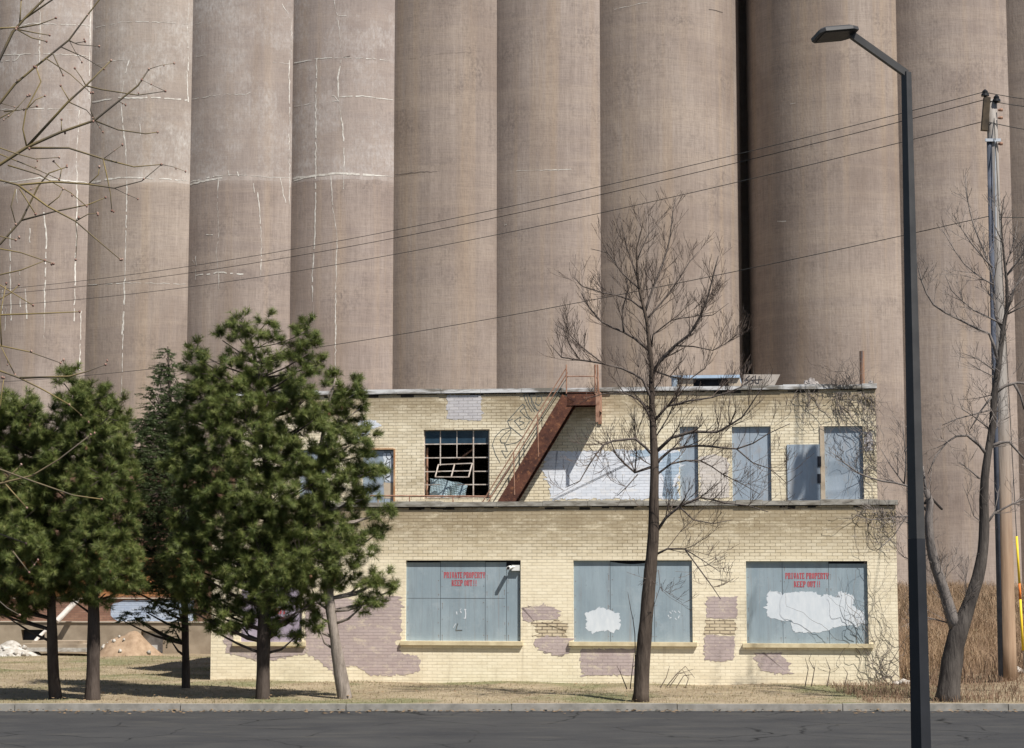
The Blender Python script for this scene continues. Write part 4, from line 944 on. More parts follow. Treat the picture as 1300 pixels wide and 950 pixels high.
ct = [([(829,474),(838,458),(857,439),(875,425),(889,402),(898,379),(908,340),(912,325)], 4.6, 1.2, -.25), ([(825,446),(806,430),(792,422),(764,409),(746,388),(738,372)], 3.8, 1), ([(792,422),(790,393),(797,370),(795,350)], 2.6, .8, .1),
 ([(818,394),(801,381),(783,375),(766,372),(740,364),(728,352)], 2.8, .8), ([(819,396),(829,365),(840.5,337),(850,305),(854,270),(858,250)], 3.4, .8, .2), ([(821,405),(840,384),(861,356),(875,333),(887,319)], 2.8, .8),
 ([(827,440),(829,425),(852,407),(882,402),(910,395)], 2.4, .7), ([(811,366),(789,346),(771,321),(750,316)], 2.2, .7), ([(808,350),(796,314),(787,275)], 2, .7), ([(809,330),(823,298),(838,282)], 1.8, .7),
 ([(828,510),(824,500),(816,482),(790,468),(766,462),(736,457),(713,454),(699,438)], 4, 1, -.15), ([(766,462),(738,440),(722,424),(705,412)], 1.8, .7), ([(736,457),(722,436),(715,415)], 1.6, .7), ([(828,535),(813,509),(792,498),(766,500),(750,505)], 3, .8),
 ([(831,534),(847,516),(875,509),(903,505),(940,492),(955,480)], 3.8, .8, -.2), ([(832,575),(852,556),(880,548),(910,549),(926,540),(942,530),(959,505),(968,492)], 4.6, 1, -.3), ([(926,540),(925,518),(928,500)], 1.6, .7),
 ([(832,592),(838,583),(852,571),(887,566),(935.5,570),(956,563),(975,551),(1003,538)], 4, .9, -.2), ([(935,570),(956,588),(977,595),(1000,615)], 2, .7), ([(832,604),(852,589),(889,585),(917,602),(945,616),(965,628)], 3, .7),
 ([(830,580),(806,557),(778,560),(766,565),(748,590),(736,611),(718,619)], 3.8, .9, -.25), ([(830,592),(806,600),(792,588),(782,577),(775,560),(770,548)], 3.6, 1, .1), ([(810,602),(796,618),(783,630)], 1.8, .7), ([(806,600),(808,575),(806,540),(805,515)], 2, .6),
 ([(833,676),(845,658),(862,643),(889,632),(921,639),(950,642),(975,650)], 4.2, .9, -.3), ([(862,643),(880,660),(905,665),(930,660)], 2, .7), ([(833,704),(847,697),(869,697),(886,720),(905,746),(915,761)], 3, .8, -.2), ([(869,697),(890,710),(915,727)], 1.8, .6),
 ([(828,470),(850,478),(875,482),(895,468),(905,448)], 2.4, .7), ([(857,439),(880,440),(905,445),(935,425),(940,408)], 2, .7), ([(889,402),(905,400),(925,385)], 1.6, .6), ([(824,520),(806,500),(800,480)], 1.8, .6), ([(836,724),(838,745),(830,770)], .9, .5),
 ([(829,560),(848,530),(860,500),(868,470)], 2.2, .7), ([(826,500),(838,485),(842,465)], 1.8, .6)]
bare_tree('bare_tree', 'leafless tree with curved trunk standing before the middle boarded window', 38.75, ct_trunk, ct, (bk1, bk2, tw), 5, dens=5.4, length=.95, level=2, upb=.42, spread=.62, minr=.0034)
# wild shoots beside that trunk
def shoots(name, label, specs, mt, seed, Yd, dens=3, length=.25):
    rr = random.Random(seed); mb = MB()
    x0, y0 = specs[0][0]; o_ = at(x0, y0, Yd); base = Vector((o_.x, Yd, gz(o_.x, Yd)))
    for L in specs:
        P = [at(x, y, Yd)-base for x, y in L]; Rr = [.011-.007*i/(len(P)-1) for i in range(len(P))]
        P2, R2 = rough_tube(mb, P, Rr, 5, rr); twigs(mb, P2, R2, rr, 0, dens, length, .3, .7, .3)
    o = mb.build(name, mt); o.location = base; return tag(o, label, 'shrub')
shoots('sapling', 'thin leafless shoots rising just left of the bare tree trunk', [[(806,872),(806,805),(801,775),(797,752)], [(796,875),(788,855),(783,845)], [(800,875),(803,848),(805,830)], [(806,868),(812,825),(824,790),(832,745)]], tw, 3, 39.0, dens=1)
shoots('sapling', 'wiry leafless weeds at the wall foot right of the bare tree', [[(850,872),(862,855),(880,850)], [(858,874),(868,858),(880,856)], [(846,872),(870,846),(882,861)], [(838,874),(846,860),(850,846)], [(870,874),(874,862),(866,850)]], tw, 4, 42.5, dens=2)
shoots('sapling', 'leafless weeds under the right boarded window', [[(1030,872),(1034,850),(1027,838),(1030,830)], [(1050,872),(1054,850),(1048,835)], [(1022,872),(1026,850),(1022,835)], [(1072,872),(1076,855),(1070,846)]], tw, 6, 42.8, dens=5)
# right tree
bk3 = bark('dark_split_bark', (.032,.027,.025), (.115,.10,.088)); tw3 = simple('grey_twig_bark', (.13,.11,.10), (.26,.225,.20), 9)
rt_trunk = [(1204,880,30),(1206,860,28),(1212,820,25),(1218,798,24),(1222,790,20),(1232,762,17),(1241,735,15.5),(1247.5,701,14),(1249.5,668,13),(1249,634,11.5),(1250,609,11),(1254,577,10),(1260,541,9),(1262,503,8.5),(1267,470,7.5),(1271,440,6.5),(1273,420,6),(1278,395,4.6),(1278,357,4),(1275,330,3.2),(1273,309,2.6),(1271,276,1.8),(1275,250,1)]
rl = [([(1214,800),(1208.6,784),(1198,749),(1188,720),(1181,690),(1179,657),(1181,638),(1176,622)], 17, 8, -.1), ([(1176,628),(1174,612),(1172,592)], 5, 1.5, 0), ([(1253,578),(1244,566),(1228,553),(1214,554),(1203,561),(1188,579),(1178,602)], 4.6, 1, -.2), ([(1257,568),(1270,562),(1281,561),(1300,582),(1325,610)], 5, 2, 0),
 ([(1262,500),(1276,490),(1292,486),(1310,488),(1330,480)], 4.6, 2, 0), ([(1288,488),(1296,503),(1300,520)], 4, 2, 0), ([(1268,465),(1262,440),(1256,424),(1242,418),(1216,405),(1185,387),(1170,357),(1164,334),(1163,322)], 4.4, 1, -.1), ([(1273,412),(1255,403),(1236,394),(1208,369),(1200,350)], 2.8, .8),
 ([(1272,418),(1264,402),(1261,362),(1254,331),(1236,286),(1227,245),(1226,222)], 4, .8), ([(1260,340),(1233,309),(1210,273)], 2.4, .8), ([(1262,362),(1251,356),(1223,334),(1196,291)], 2.4, .8), ([(1278,350),(1300,321),(1318,300)], 2.6, 1), ([(1279,395),(1289,364),(1305,346)], 2.6, 1), ([(1277,400),(1297,390),(1315,380)], 2.4, 1),
 ([(1244,608),(1230,596),(1218,587)], 2.2, 1), ([(1248,672),(1262,652),(1285,640),(1310,630)], 3.6, 1.5, 0), ([(1260,520),(1240,525),(1215,532),(1196,540)], 2.4, .8), ([(1257,545),(1235,528),(1222,520),(1216,505)], 2, .7), ([(1208,792),(1185,786),(1165,781)], 2.2, .8), ([(1262,500),(1243,525),(1232,545)], 3, 1), ([(1265,480),(1245,470),(1228,460)], 1.8, .6), ([(1262,560),(1262,530),(1270,500)], 2, .8),
 ([(1178,650),(1168,640),(1152,617),(1120,611),(1090,601),(1072,588),(1062,578)], 3.6, 1, -.1), ([(1148,615),(1130,590),(1118,570)], 2, .8), ([(1148,615),(1150,590),(1148,560),(1146,535)], 2.2, .8), ([(1181,680),(1165,668),(1152,655),(1135,680),(1112,700)], 3, .8, -.1), ([(1152,655),(1135,657),(1105,660),(1080,652)], 2, .7), ([(1183,700),(1165,712),(1148,708),(1140,700)], 2, .6),
 ([(1198,750),(1202,720),(1215,700)], 1.6, .6), ([(1228,770),(1226,740),(1222,718)], 1.6, .6), ([(1252,668),(1236,655),(1228,630),(1222,615)], 1.4, .6), ([(1262,470),(1240,455),(1220,448)], 1.8, .6), ([(1273,309),(1262,285),(1260,255)], 1.8, .7), ([(1276,340),(1288,305),(1292,280)], 2, .7), ([(1279,380),(1296,350),(1298,315)], 1.6, .7)]
rtree = bare_tree('bare_tree', 'leafless forked tree with a broken left limb between lamp and utility pole', 38.85, rt_trunk, rl, (bk3, bark('pale_branch_bark', (.09,.08,.075), (.24,.21,.19), 9), tw3), 9, dens=5.4, length=.75, level=2, upb=.32, spread=.75, minr=.0032)
mb = MB(); a = at(1180, 630, 38.75)-rtree.location; b = at(1196, 647, 38.65)-rtree.location; mb.beam(a, b, .10, .03); mb.beam(a, at(1174, 640, 38.7)-rtree.location, .07, .03); mb.build('torn_bark', simple('black_torn_bark', (.01,.009,.008), (.035,.028,.022), 9), rtree)

# foreground tree at the left, its trunk outside the frame
BY = 14.0; rr = random.Random(12); pm = BY/F_
twy = NT('olive_twig_bark', .7, .3); twy.color(twy.ramp(twy.noise((1,1,1), 2.0, 3), .4, .6, (.085,.07,.055), (.20,.15,.06))); twy = twy.m
budm = simple('reddish_buds', (.16,.07,.055), (.36,.25,.20), 20)
tx = at(-250, 430, BY); root = empty('budding_tree', (tx.x, BY, 0)); tag(root, 'budding twigs and branches of a tree reaching in from the left photo edge', 'tree'); o0 = Vector(root.location)
mb = MB(); rough_tube(mb, [Vector(v) for v in ((-.1,0,-.1), (0,0,1.0), (.02,.05,2.2), (-.05,.1,3.5), (.05,.1,5), (.1,0,6.6))], [.17,.14,.125,.10,.075,.04], 14, rr); mb.build('trunk', bk1, root, smooth=True)
FB = [([(0,131),(19,107),(45,85),(87.5,51),(109,22),(126,0),(140,-20)], 3.4, 1.2), ([(0,209),(34,187),(77,168),(120,153),(150,129),(175,109),(189,88)], 4, 1.4), ([(34,187),(87,129),(109,109),(141,77)], 3, 1.6), ([(34,187),(29,164),(33,140),(52,104),(46,86)], 2, 1.2),
 ([(35,188),(87,188),(131,202),(170,212),(205,209)], 2.4, .9), ([(0,229),(23,235),(68,231),(112,234),(145,239),(180,230),(205,209)], 2.8, .8), ([(-5,85),(16,41),(30,25),(55,0),(65,-15)], 3.6, 2), ([(27,27),(66,0),(80,-10)], 2, 1.4), ([(22,36),(50,31),(71,23)], 1.8, 1), ([(20,37),(45,42),(63,45)], 1.6, .9), ([(22,38),(40,48),(59,53)], 1.6, .9), ([(0,36),(22,35)], 2.4, 1.8), ([(25,30),(27,0)], 1.8, 1.2),
 ([(23,235),(60,262),(96,281),(120,302),(153,330)], 2.4, .8), ([(0,310),(27,280),(49,236),(62,220),(85,212)], 3, 1), ([(27,280),(68,269),(112,260),(134,251)], 2, .8), ([(0,316),(27,321),(68,335)], 1.8, .8), ([(0,349),(27,343),(57,331)], 1.8, .8), ([(0,362),(42,388)], 2, .8), ([(0,400),(55,398),(101,396)], 2.2, 1),
 ([(0,439),(38,447),(77,461)], 2, .8), ([(0,471),(25,480),(55,495),(88,514)], 2.6, 1.2), ([(25,480),(88,478),(110,472),(134,463)], 2.2, .8), ([(0,437),(10,458),(19,476)], 1.8, 1), ([(0,614),(41,604),(74,584),(115,552)], 3, 1), ([(5,612),(27,590)], 2, 1), ([(7,615),(34,645)], 2, 1), ([(0,596),(41,611),(93,629),(129,634)], 2.4, 1),
 ([(0,678),(33,690)], 2.4, 1.2), ([(0,764),(9,772),(25,781)], 2, 1), ([(16,700),(27,714),(37,727)], 1.8, 1), ([(87,51),(95,55),(108,53)], 1.4, .8), ([(88,52),(100,57),(126,59)], 1.4, .7), ([(67,68),(80,96)], 1.6, 1), ([(78,60),(105,72),(132,88)], 1.4, .7), ([(58,74),(90,95),(115,118)], 1.4, .7), ([(120,153),(115,140),(118,118)], 1.6, 1), ([(122,154),(150,165),(185,170),(200,168)], 1.8, .8),
 ([(78,168),(78,152)], 1.4, .8), ([(109,109),(130,114),(175,121),(210,116)], 1.8, .8), ([(109,109),(103,98),(95,87)], 1.4, .8), ([(88,128),(77,109)], 1.4, .8), ([(88,130),(110,140),(118,150)], 1.4, .7), ([(131,202),(136,225),(140,245),(142,268)], 1.6, .8), ([(0,150),(19,140),(35,122)], 1.4, .8), ([(5,142),(25,140),(47,135)], 1.4, .7), ([(33,140),(45,127),(57,122)], 1.4, .8),
 ([(96,281),(98,300),(96,330)], 1.2, .7), ([(0,188),(20,195),(45,202),(75,200)], 1.6, .8), ([(0,196),(40,212),(75,228)], 1.6, .8), ([(10,210),(50,222),(90,245),(110,262)], 1.6, .8), ([(20,240),(14,262),(20,285)], 1.8, 1), ([(25,240),(45,272)], 1.8, 1), ([(60,262),(75,250),(80,240)], 1.2, .7), ([(0,300),(20,305)], 1.6, 1), ([(112,234),(125,222),(126,212)], 1.2, .8), ([(75,232),(78,215),(68,205)], 1.4, .8), ([(96,281),(112,272),(124,271)], 1.2, .7),
 ([(0,380),(14,372),(24,362)], 1.4, .8), ([(2,440),(0,400),(8,360)], 1.6, .9), ([(0,520),(2,500),(5,480)], 1.6, .9)]
mbr = MB(); bud = MB(); lim = MB()
for k, (pts, w0, w1) in enumerate(FB):
    yo = BY + rr.uniform(-.5, .5) if pts[0][0] <= 0 else None
    if yo is None:   # start where the parent passes
        yo = min(((abs(q[0]-pts[0][0])+abs(q[1]-pts[0][1]), Yq) for q, Yq in ALL), key=lambda v: v[0])[1]
    else: pts = [(-60, pts[0][1]+(28 if k else 60))] + pts
    ALL = globals().setdefault('ALL', []); ALL += [(q, yo) for q in pts]
    Q = [at(x, y, yo)-o0 for x, y in pts]; R2 = [1.25*(w0+(w1-w0)*i/(len(Q)-1))*pm/2 for i in range(len(Q))]
    PP, RR = rough_tube(mbr, Q, R2, 6, rr, .08)
    if pts[0][0] < -50: lim.tube([Q[0], Vector(((Q[0].x+.1)*.45, Q[0].y*.5, Q[0].z-.35)), Vector((.02, .05, max(.9, Q[0].z-.9)))], [.010, .02, .035], 7)
    # spur twigs with buds
    for i in range(2, len(PP)):
        if rr.random() < .42:
            d = (PP[i]-PP[i-1]).normalized(); v = (d*.5+Vector((rr.gauss(0,1), rr.gauss(0,.6), rr.gauss(0,1)))*.6).normalized(); L = rr.choice((.015,.02,.03,.10,.18)); e_ = PP[i]+v*L
            mbr.tube([PP[i], PP[i]+v*L*.5+Vector((0,0,rr.uniform(-.01,.01))), e_], [.0026,.0022,.0016], 4)
            lump(bud, e_, rr.uniform(.005, .0085), rr.random(), 0, (1,1,1.3))
            if L > .08: lump(bud, PP[i]+v*L*.6, .0055, rr.random())
    lump(bud, PP[-1], .008, k)
n0 = len(mbr.v); mbr.v += bud.v; mbr.f += [tuple(i+n0 for i in f) for f in bud.f]; mbr.m += [1]*len(bud.f)
mbr.build('branches', [twy, budm], root, smooth=True); lim.build('limbs', bk2, root, smooth=True)

# ------------------------------------------------------------------ conifers
def needle_mat(name, c0, c1, c2):
    n = NT(name, .6, .3); f = n.noise((1,1,1), 2.3, 4); c = n.ramp(f, .35, .65, c0, c1)
    c = n.mix(n.ramp(n.noise((1,1,1), 11, 3), .5, .72), c, c2); n.color(c)
    tr = n.t.nodes.new('ShaderNodeBsdfTranslucent'); n.link(c, tr.inputs[0]); mx = n.t.nodes.new('ShaderNodeMixShader'); mx.inputs[0].default_value = .22
    out = n.t.nodes['Material Output']; n.link(n.b.outputs[0], mx.inputs[1]); n.link(tr.outputs[0], mx.inputs[2]); n.link(mx.outputs[0], out.inputs[0]); return n.m
pinem = needle_mat('pine_needles', (.062,.088,.018), (.135,.165,.040), (.25,.25,.085))
sprm = needle_mat('spruce_needles', (.040,.062,.022), (.085,.115,.040), (.14,.165,.07))
pbark = bark('pine_bark', (.035,.026,.022), (.10,.08,.068)); pbark2 = bark('grey_pine_bark', (.14,.115,.095), (.34,.29,.25), 7)
conem = simple('brown_cones', (.16,.09,.05), (.28,.17,.10), 9)
def tuft(mb, p, ax, L, n, rr, wd=.0065, needle=.105):
    """a shoot of length L along ax, covered in long needles that sweep forward"""
    x = ax.orthogonal().normalized(); y = ax.cross(x)
    for _ in range(n):
        t = rr.random(); b = p+ax*(L*t); ph = rr.uniform(0, 2*math.pi); o_ = x*math.cos(ph)+y*math.sin(ph)
        v = (ax*rr.uniform(.25, .95)+o_).normalized()*needle*rr.uniform(.75, 1.15); s = v.cross(o_+ax*.3)
        if s.length < 1e-5: continue
        s = s.normalized()*wd/2; k = len(mb.v)
        mb.v += [tuple(b-s), tuple(b+s), tuple(b+v)]; mb.f.append((k, k+1, k+2)); mb.m.append(0)
def conifer(name, label, Y, trunk, blobs, mt, bk, seed, dens=1.0, nt_=34, spruce=False, needle=.125, depth=1.0):
    rr = random.Random(seed); pm = Y/F_
    tp = [at(x, y, Y) for x, y, w_ in trunk]; rd = [w_*pm/2 for x, y, w_ in trunk]
    gzv = gz(tp[0].x, Y); base = Vector((tp[0].x, Y, gzv)); root = empty(name, base); tag(root, label, 'tree')
    if tp[0].z > gzv: tp.insert(0, Vector((tp[0].x, Y, gzv-.1))); rd.insert(0, rd[0]*1.25)
    mb = MB(); P, Rr = rough_tube(mb, [p-base for p in tp], rd, 12, rr, .07); mb.build('trunk', bk, root, smooth=True)
    fol = MB(); br = MB(); cn = MB()
    for (bx, by, r) in blobs:
        for side in range(2 if r > 16 else 1):
            R = r*pm*rr.uniform(.85, 1.2)*(1.08 if by < 690 or spruce else 1.4); yo = rr.uniform(-.9, .9)*depth*(min(1, r/35)) if side == 0 else rr.uniform(-1, .4)*depth*(min(1, r/30))
            c = at(bx+rr.uniform(-.15,.15)*r, by+rr.uniform(-.15,.15)*r, Y+yo)-base
            # limb from the trunk to the blob
            zt = c.z-abs(c.x)*.28-.15; j = min(range(len(P)), key=lambda q: abs(P[q].z-zt)); s0 = P[j]
            mid = s0.lerp(c, .5)+Vector((rr.uniform(-.08,.08), rr.uniform(-.08,.08), -.06)); r0 = min(Rr[j]*.5, .035)
            rough_tube(br, [s0, mid, c], [r0, r0*.65, .010], 6, rr, .12)
            # shoot clusters through the blob, thicker at its outside
            cl = max(4, int(dens*(R/.13)**2*(1.5 if not spruce else 5.5)))
            for q in range(cl):
                d = Vector((rr.gauss(0,1), rr.gauss(0,1)*1.1, rr.gauss(0,1)*.8)); d.normalize(); rad = R*(.35+.65*rr.random()**.6); cc = c+d*rad
                hub = c.lerp(cc, .35)
                if rr.random() < .6: br.tube([hub, cc], [.008, .004], 4, cap=False)
                ns = rr.randint(6, 9) if not spruce else 5
                for _ in range(ns):
                    if spruce: ax = (Vector((d.x, d.y, 0))*.9+Vector((rr.gauss(0,.45), rr.gauss(0,.45), rr.uniform(-.35,.1)))).normalized(); tuft(fol, cc, ax, rr.uniform(.12,.26), int(nt_*.9), rr, .009, .030+.012*rr.random())
                    else: ax = (d*.55+Vector((rr.gauss(0,.62), rr.gauss(0,.62), .5+rr.gauss(0,.4)))).normalized(); tuft(fol, cc+Vector((rr.gauss(0,.02), rr.gauss(0,.02), rr.gauss(0,.02))), ax, rr.uniform(.06,.17), nt_, rr, .0085, needle)
                if not spruce and rr.random() < .02: lump(cn, cc+Vector((0,-.05,-.02)), .028, rr.random(), 0, (1,1,1.4))
    br.build('branches', bk, root, smooth=True); n0 = len(fol.v); fol.v += cn.v; fol.f += [tuple(i+n0 for i in f) for f in cn.f]; fol.m += [1]*len(cn.f); fol.build('crown', [mt, conem], root)
    return root
conifer('pine_tree', 'long needled pine at the far left, its crown cut by the photo edge', 39.6, [(73,905,17),(68,860,15),(66,800,12.5),(64,740,11),(58,660,9),(46,580,6),(34,520,3)],
 [(28,525,24),(5,520,22),(-20,535,25),(45,545,24),(20,560,34),(-15,580,35),(55,585,28),(15,615,40),(-25,640,40),(55,640,34),(20,665,38),(70,690,28),(30,708,34),(-15,705,34),(50,735,22),(0,742,25),(85,720,20),(20,765,18),(40,768,16),(60,760,14),(5,780,10),(-30,760,25)], pinem, pbark, 1, 1.0)
conifer('pine_tree', 'pine with pointed green crown second from the left photo edge', 39.2, [(117,905,20),(118,860,18),(119,800,15),(118,745,13),(114,680,10),(108,600,8),(98,530,5),(91,475,2.5)],
 [(91,472,13),(82,488,14),(101,492,13),(88,510,20),(120,500,15),(135,503,12),(112,522,22),(80,535,24),(135,530,22),(150,512,8),(152,535,14),(105,555,30),(70,570,26),(140,565,24),(155,585,18),(95,595,32),(130,605,32),(60,612,24),(155,630,24),(105,645,36),(70,660,28),(145,665,26),(115,690,32),(150,700,20),(80,705,26),(125,725,24),(100,745,18),(150,735,18),(135,755,14),(165,720,14),(85,755,12),(165,745,10)], pinem, pbark, 2, 1.0)
conifer('spruce_tree', 'dark bluish spruce with a spiky top between two pines', 42.3, [(236,905,12),(236,860,10.5),(235,800,9),(232,700,8),(225,600,6),(217,520,4),(213,440,1.5)],
 [(213,446,4),(211,455,7),(218,461,7),(206,466,8),(213,473,11),(203,483,9),(224,482,10),(195,497,9),(215,500,15),(233,500,9),(187,504,7),(200,513,13),(225,515,14),(190,530,12),(212,532,18),(236,535,14),(178,540,14),(240,500,10),(200,550,20),(230,560,20),(180,560,16),(170,580,20),(205,585,24),(235,595,22),(180,610,22),(210,625,26),(235,640,24),(185,650,24),(210,670,26),(240,680,20),(180,690,22),(205,710,24),(190,735,18),(160,745,12),(215,745,18),
  (235,755,16),(225,770,12),(200,770,9),(185,777,8),(170,783,8),(157,788,7),(178,790,5),(215,775,8),(226,785,9),(222,800,8),(216,812,7)], sprm, pbark, 3, 1.15, nt_=40, spruce=True, depth=.9)
conifer('pine_tree', 'tallest pine, broad dense crown at the corner of the cream building', 39.5, [(333,910,20),(334,860,18),(335,800,16),(338,740,14),(340,660,11),(338,580,9),(332,500,6),(318,430,3)],
 [(302,408,13),(296,420,12),(310,425,10),(283,432,8),(337,412,10),(330,425,11),(345,430,10),(250,448,15),(262,460,14),(247,465,10),(300,445,15),(320,450,14),(338,455,12),(385,425,15),(400,435,12),(375,440,16),(392,448,14),(365,452,12),(268,478,20),(300,478,22),(335,480,22),(375,475,20),(400,470,14),(412,462,8),(262,505,24),(300,510,28),(345,510,28),(385,505,24),(235,530,18),(270,540,28),(315,545,32),(360,545,32),(400,535,20),
  (240,565,24),(280,580,30),(330,585,34),(375,585,30),(230,600,22),(262,620,28),(305,625,32),(350,630,32),(390,620,24),(240,650,26),(280,665,30),(325,670,32),(370,670,30),(405,655,20),(248,695,26),(290,705,30),(335,710,30),(380,705,26),(222,712,16),(262,735,22),(305,742,24),(350,745,22),(385,735,18),(230,740,12),(280,762,15),(320,768,16),(345,775,14),(275,785,12),(262,795,8),(300,780,14),(330,790,12),(290,800,7),(345,800,8),(240,775,10),(380,780,10),(395,765,12),(365,770,14),(258,760,16),(228,748,14),(360,790,8),(245,755,14),(302,790,9),(375,810,6),(255,775,9)], pinem, pbark, 4, 1.0)
conifer('pine_tree', 'pine with grey leaning trunk in front of the cream brick wall', 39.7, [(441,905,19),(433,860,16.5),(425,810,13),(418,760,12),(416,720,10),(410,650,8),(405,600,7),(412,540,5),(426,480,2)],
 [(426,480,8),(422,492,10),(434,497,9),(451,490,8),(450,502,10),(418,510,15),(440,515,16),(458,518,9),(405,530,18),(432,538,20),(457,540,14),(470,552,9),(415,562,22),(447,568,22),(468,575,14),(400,590,22),(432,600,24),(462,602,18),(483,598,7),(415,632,24),(448,632,22),(470,628,14),(395,655,20),(430,665,22),(458,660,16),(478,652,8),(492,648,7),(405,695,22),(435,700,20),(460,690,13),(478,680,8),(488,670,8),(415,728,16),(440,732,14),(462,738,9),(475,742,8),(488,735,8),(500,748,4),
  (468,765,6),(478,760,7),(460,770,6),(395,745,14),(398,788,7),(405,798,6),(392,772,7),(425,745,10)], pinem, pbark2, 5, .9)

# ------------------------------------------------------------------ vines
vinem = simple('vine_stems', (.11,.095,.085), (.22,.185,.165), 9)
def vine(label, roots, w, seed, n=26, reach=1.0, down=True, box=None):
    rr = random.Random(seed); mb = MB(); o_ = None
    for (px, py) in roots:
        u, z = F(px, py, w)
        if o_ is None: o_ = Vector((u, w, z))
        for _ in range(n):
            x, zz, y = u+rr.gauss(0, .10), z, w-.012-rr.random()*.05; v = Vector((rr.gauss(0,.6), (-1 if down else 1))).normalized(); P = [Vector((x, y, zz))-o_]
            for k in range(int(rr.uniform(5, 18)*reach)):
                v = (v+Vector((rr.gauss(0,.45), rr.gauss(0,.35)+(-.10 if down else .12)))).normalized(); x += v.x*.075; zz += v.y*.075; y = min(w-.01, y+rr.gauss(0,.012)); P.append(Vector((x, y, zz))-o_)
            if len(P) > 2: mb.tube(P, [.0065-.0045*i/(len(P)-1) for i in range(len(P))], 3, cap=False)
    o = mb.build('climbing_vine', vinem); o.matrix_world = M_b @ Matrix.Translation(o_); tag(o, label, 'vine', 'bare vines on the brick walls'); return o
vine('bare vine hanging over the coping at the upper right corner', [(1092,500),(1100,505),(1106,500),(1088,498),(1075,498)], SET, 1, 8, 1.2)
vine('bare vine hanging between the tall upper boards', [(1026,495),(1031,500),(1066,498),(1065,515)], SET, 2, 8, 1.3)
vine('tangle of bare vine sticking up from the upper coping', [(1070,490),(1058,490),(1080,490)], SET-.06, 3, 16, .75, False)
vine('bare vine trailing down the right edge of the upper storey', [(1106,560),(1109,590),(1110,540)], SET, 4, 10, 1.2)
vine('bare vine over the right end of the lower coping', [(1118,645),(1126,650),(1132,648),(1100,645)], 0, 5, 8, .9)
vine('bare vine climbing the lower wall right of the last boarded window', [(1118,862),(1126,866),(1112,866),(1130,860)], -.02, 6, 5, 2.4, False)
vine('thin bare vine crossing the right boarded window', [(1098,800),(1096,830)], -.02, 7, 3, 2.0, False)
# sapling growing on the roof in front of the dark gap
mb = MB(); rr = random.Random(5); x, z = F(953, 489, SET+1.0); 
for _ in range(16):
    P = [Vector((rr.gauss(0,.05), 0, 0))]; v = Vector((rr.gauss(0,.25), rr.gauss(0,.2), 1)).normalized()
    for k in range(7): v = (v+Vector((rr.gauss(0,.14), rr.gauss(0,.1), .05))).normalized(); P.append(P[-1]+v*rr.uniform(.07,.2))
    Rr = [.011-.0012*i for i in range(len(P))]; mb.tube(P, Rr, 4, cap=False); twigs(mb, P, Rr, rr, 0, 4, .22, .3, .8, .2)
o = mb.build('roof_sapling', tw3); o.matrix_world = M_b @ Matrix.Translation((x, SET+1.0, zUc0-.3)); tag(o, 'leafless sapling growing on the roof before the black silo gap', 'sapling')
# small weed tuft in the lower parapet near the pine
# ------------------------------------------------------------------ grasses
def grass(name, label, cnt, xr, yr_, h, lean, mt, seed, wd=.012, cond=None):
    rr = random.Random(seed); mb = MB(); k = 0
    while k < cnt:
        x = rr.uniform(*xr); y = rr.uniform(*yr_)
        if cond and not cond(x, y, rr): continue
        k += 1; z = gz(x, y)-.02; hh = h*rr.uniform(.35, 1.15); a_ = rr.uniform(0, 6.28); l = rr.random()**.7*lean*hh; dx, dy = math.cos(a_)*l, math.sin(a_)*l
        s = Vector((rr.gauss(0,1), rr.gauss(0,.4), 0)).normalized()*wd/2*rr.uniform(.6,1.3); n0 = len(mb.v); c = Vector((x, y, z)); m1 = c+Vector((dx*.35, dy*.35, hh*.62)); t1 = c+Vector((dx, dy, hh*(1-.35*min(1,l/hh))))
        mb.v += [tuple(c-s), tuple(c+s), tuple(m1+s*.7), tuple(m1-s*.7), tuple(t1)]
        mb.f += [(n0, n0+1, n0+2, n0+3), (n0+3, n0+2, n0+4)]; mb.m += [0, 0]
    o = mb.build(name, mt); return tag(o, label, 'grass', kind='stuff')
litm = simple('dead_leaves', (.10,.065,.035), (.28,.19,.11), 3)
mb = MB(); rr = random.Random(8)
for _ in range(1500):
    x = rr.uniform(-13, 13); y = KERB-.02-abs(rr.gauss(0, .35)) if rr.random() < .6 else rr.uniform(KERB+.2, 43.5)
    z = gz(x, y)+.012+rr.random()*.02 + (.03 if y > KERB else 0); a_ = rr.uniform(0, 6.28); l = rr.uniform(.02, .055); dx, dy = math.cos(a_)*l, math.sin(a_)*l
    mb.face([(x-dx, y-dy, z), (x+dy*.6, y-dx*.6, z+rr.uniform(0,.015)), (x+dx, y+dy, z+rr.uniform(0,.02)), (x-dy*.6, y+dx*.6, z)])
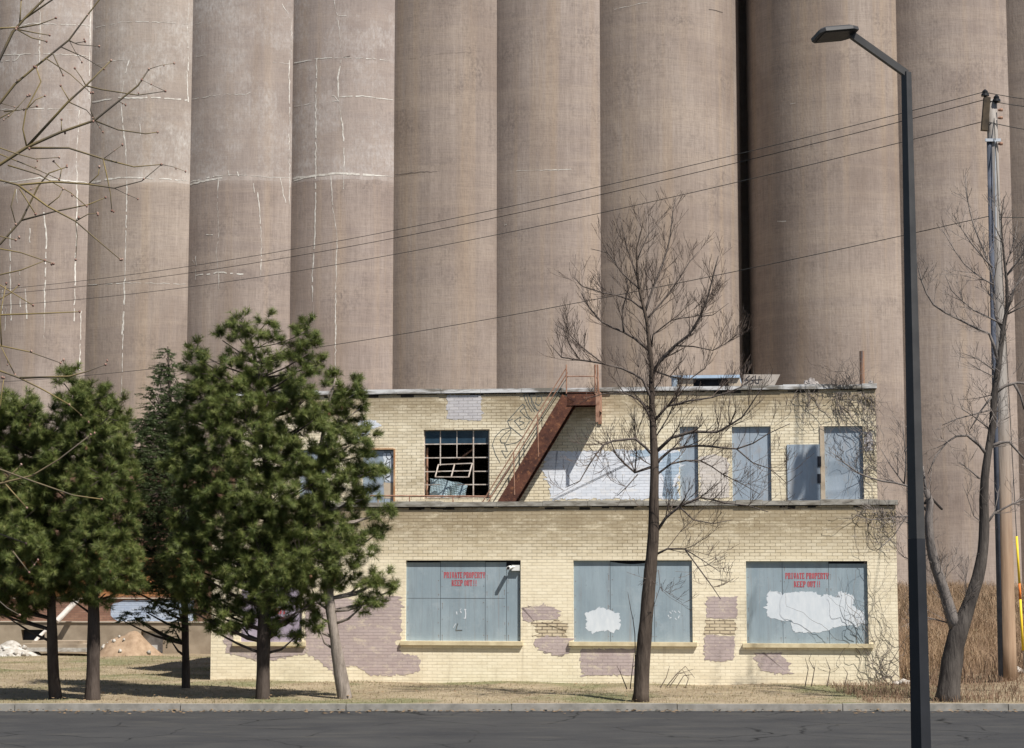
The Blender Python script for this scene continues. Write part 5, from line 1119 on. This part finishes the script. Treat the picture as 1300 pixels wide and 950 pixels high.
tag(mb.build('leaf_litter', litm), 'dead leaves and scraps lying in the gutter and on the verge', 'leaf litter', kind='stuff')
def inb(x, y):   # inside the buildings
    q = Vector((x, y, 0))-O_; u, v = q.dot(U_), q.dot(N_)
    return (uL-.1 < u < uR+.1 and -.08 < v < DEPTH+.1) or (v > 14.3 and u < uB_)
gm1 = simple('straw_grass', (.15,.10,.065), (.31,.215,.135), .9); gm2 = simple('turf_grass', (.19,.165,.085), (.34,.28,.17), 1.0); gm3 = simple('brown_weed_stalks', (.13,.085,.055), (.27,.18,.12), 1.5)
grass('dry_turf', 'short straw coloured turf in front of the buildings', 42000, (-21, 9.5), (KERB+.15, 59), .07, .9, gm2, 1, .010, lambda x, y, r: not inb(x, y) and abs(x) < y*.27+1)
grass('dry_tall_grass', 'tall dry straw grass on the bank right of the building', 30000, (8.0, 24), (43.5, 80), .55, 1.0, gm1, 2, .016, lambda x, y, r: not inb(x, y) and x < y*.27+1 and r.random() < .25+.75*math.sin(x*.9+y*.31)**2)
grass('weed_stalks', 'dark brown weed stalks among the dry grass on the bank', 5000, (8.2, 22), (42, 62), .65, .5, gm3, 3, .012, lambda x, y, r: not inb(x, y) and x < y*.27+1 and math.sin(x*1.3+2)*math.sin(y*.5) > -.2)
grass('verge_weeds', 'matted brown weeds along the verge beside the lamp and pole', 9000, (6.5, 13), (KERB+.4, 44.5), .20, 1.0, gm3, 4, .010, lambda x, y, r: not inb(x, y))
# pale stones by the lamp and the right edge
sm = simple('pale_stone', (.34,.31,.27), (.52,.48,.43), 6)
for (px, py, s, lab) in ((1147, 850, .10, 'pale stone at the corner of the cream building beside the lamp post'), (1291, 842, .12, 'pale stone in the weeds at the right photo edge'), (1138, 862, .07, 'small stone at the foot of the building corner')):
    p = at(px, py, 43.2); mb = MB(); lump(mb, (0, 0, .0), s, px, 0, (1.3, 1, .7)); o = mb.build('stone', sm, smooth=True); o.location = (p.x, 43.2, max(gz(p.x, 43.2)+s*.4, gz(p.x,43.2))); tag(o, lab, 'stone')
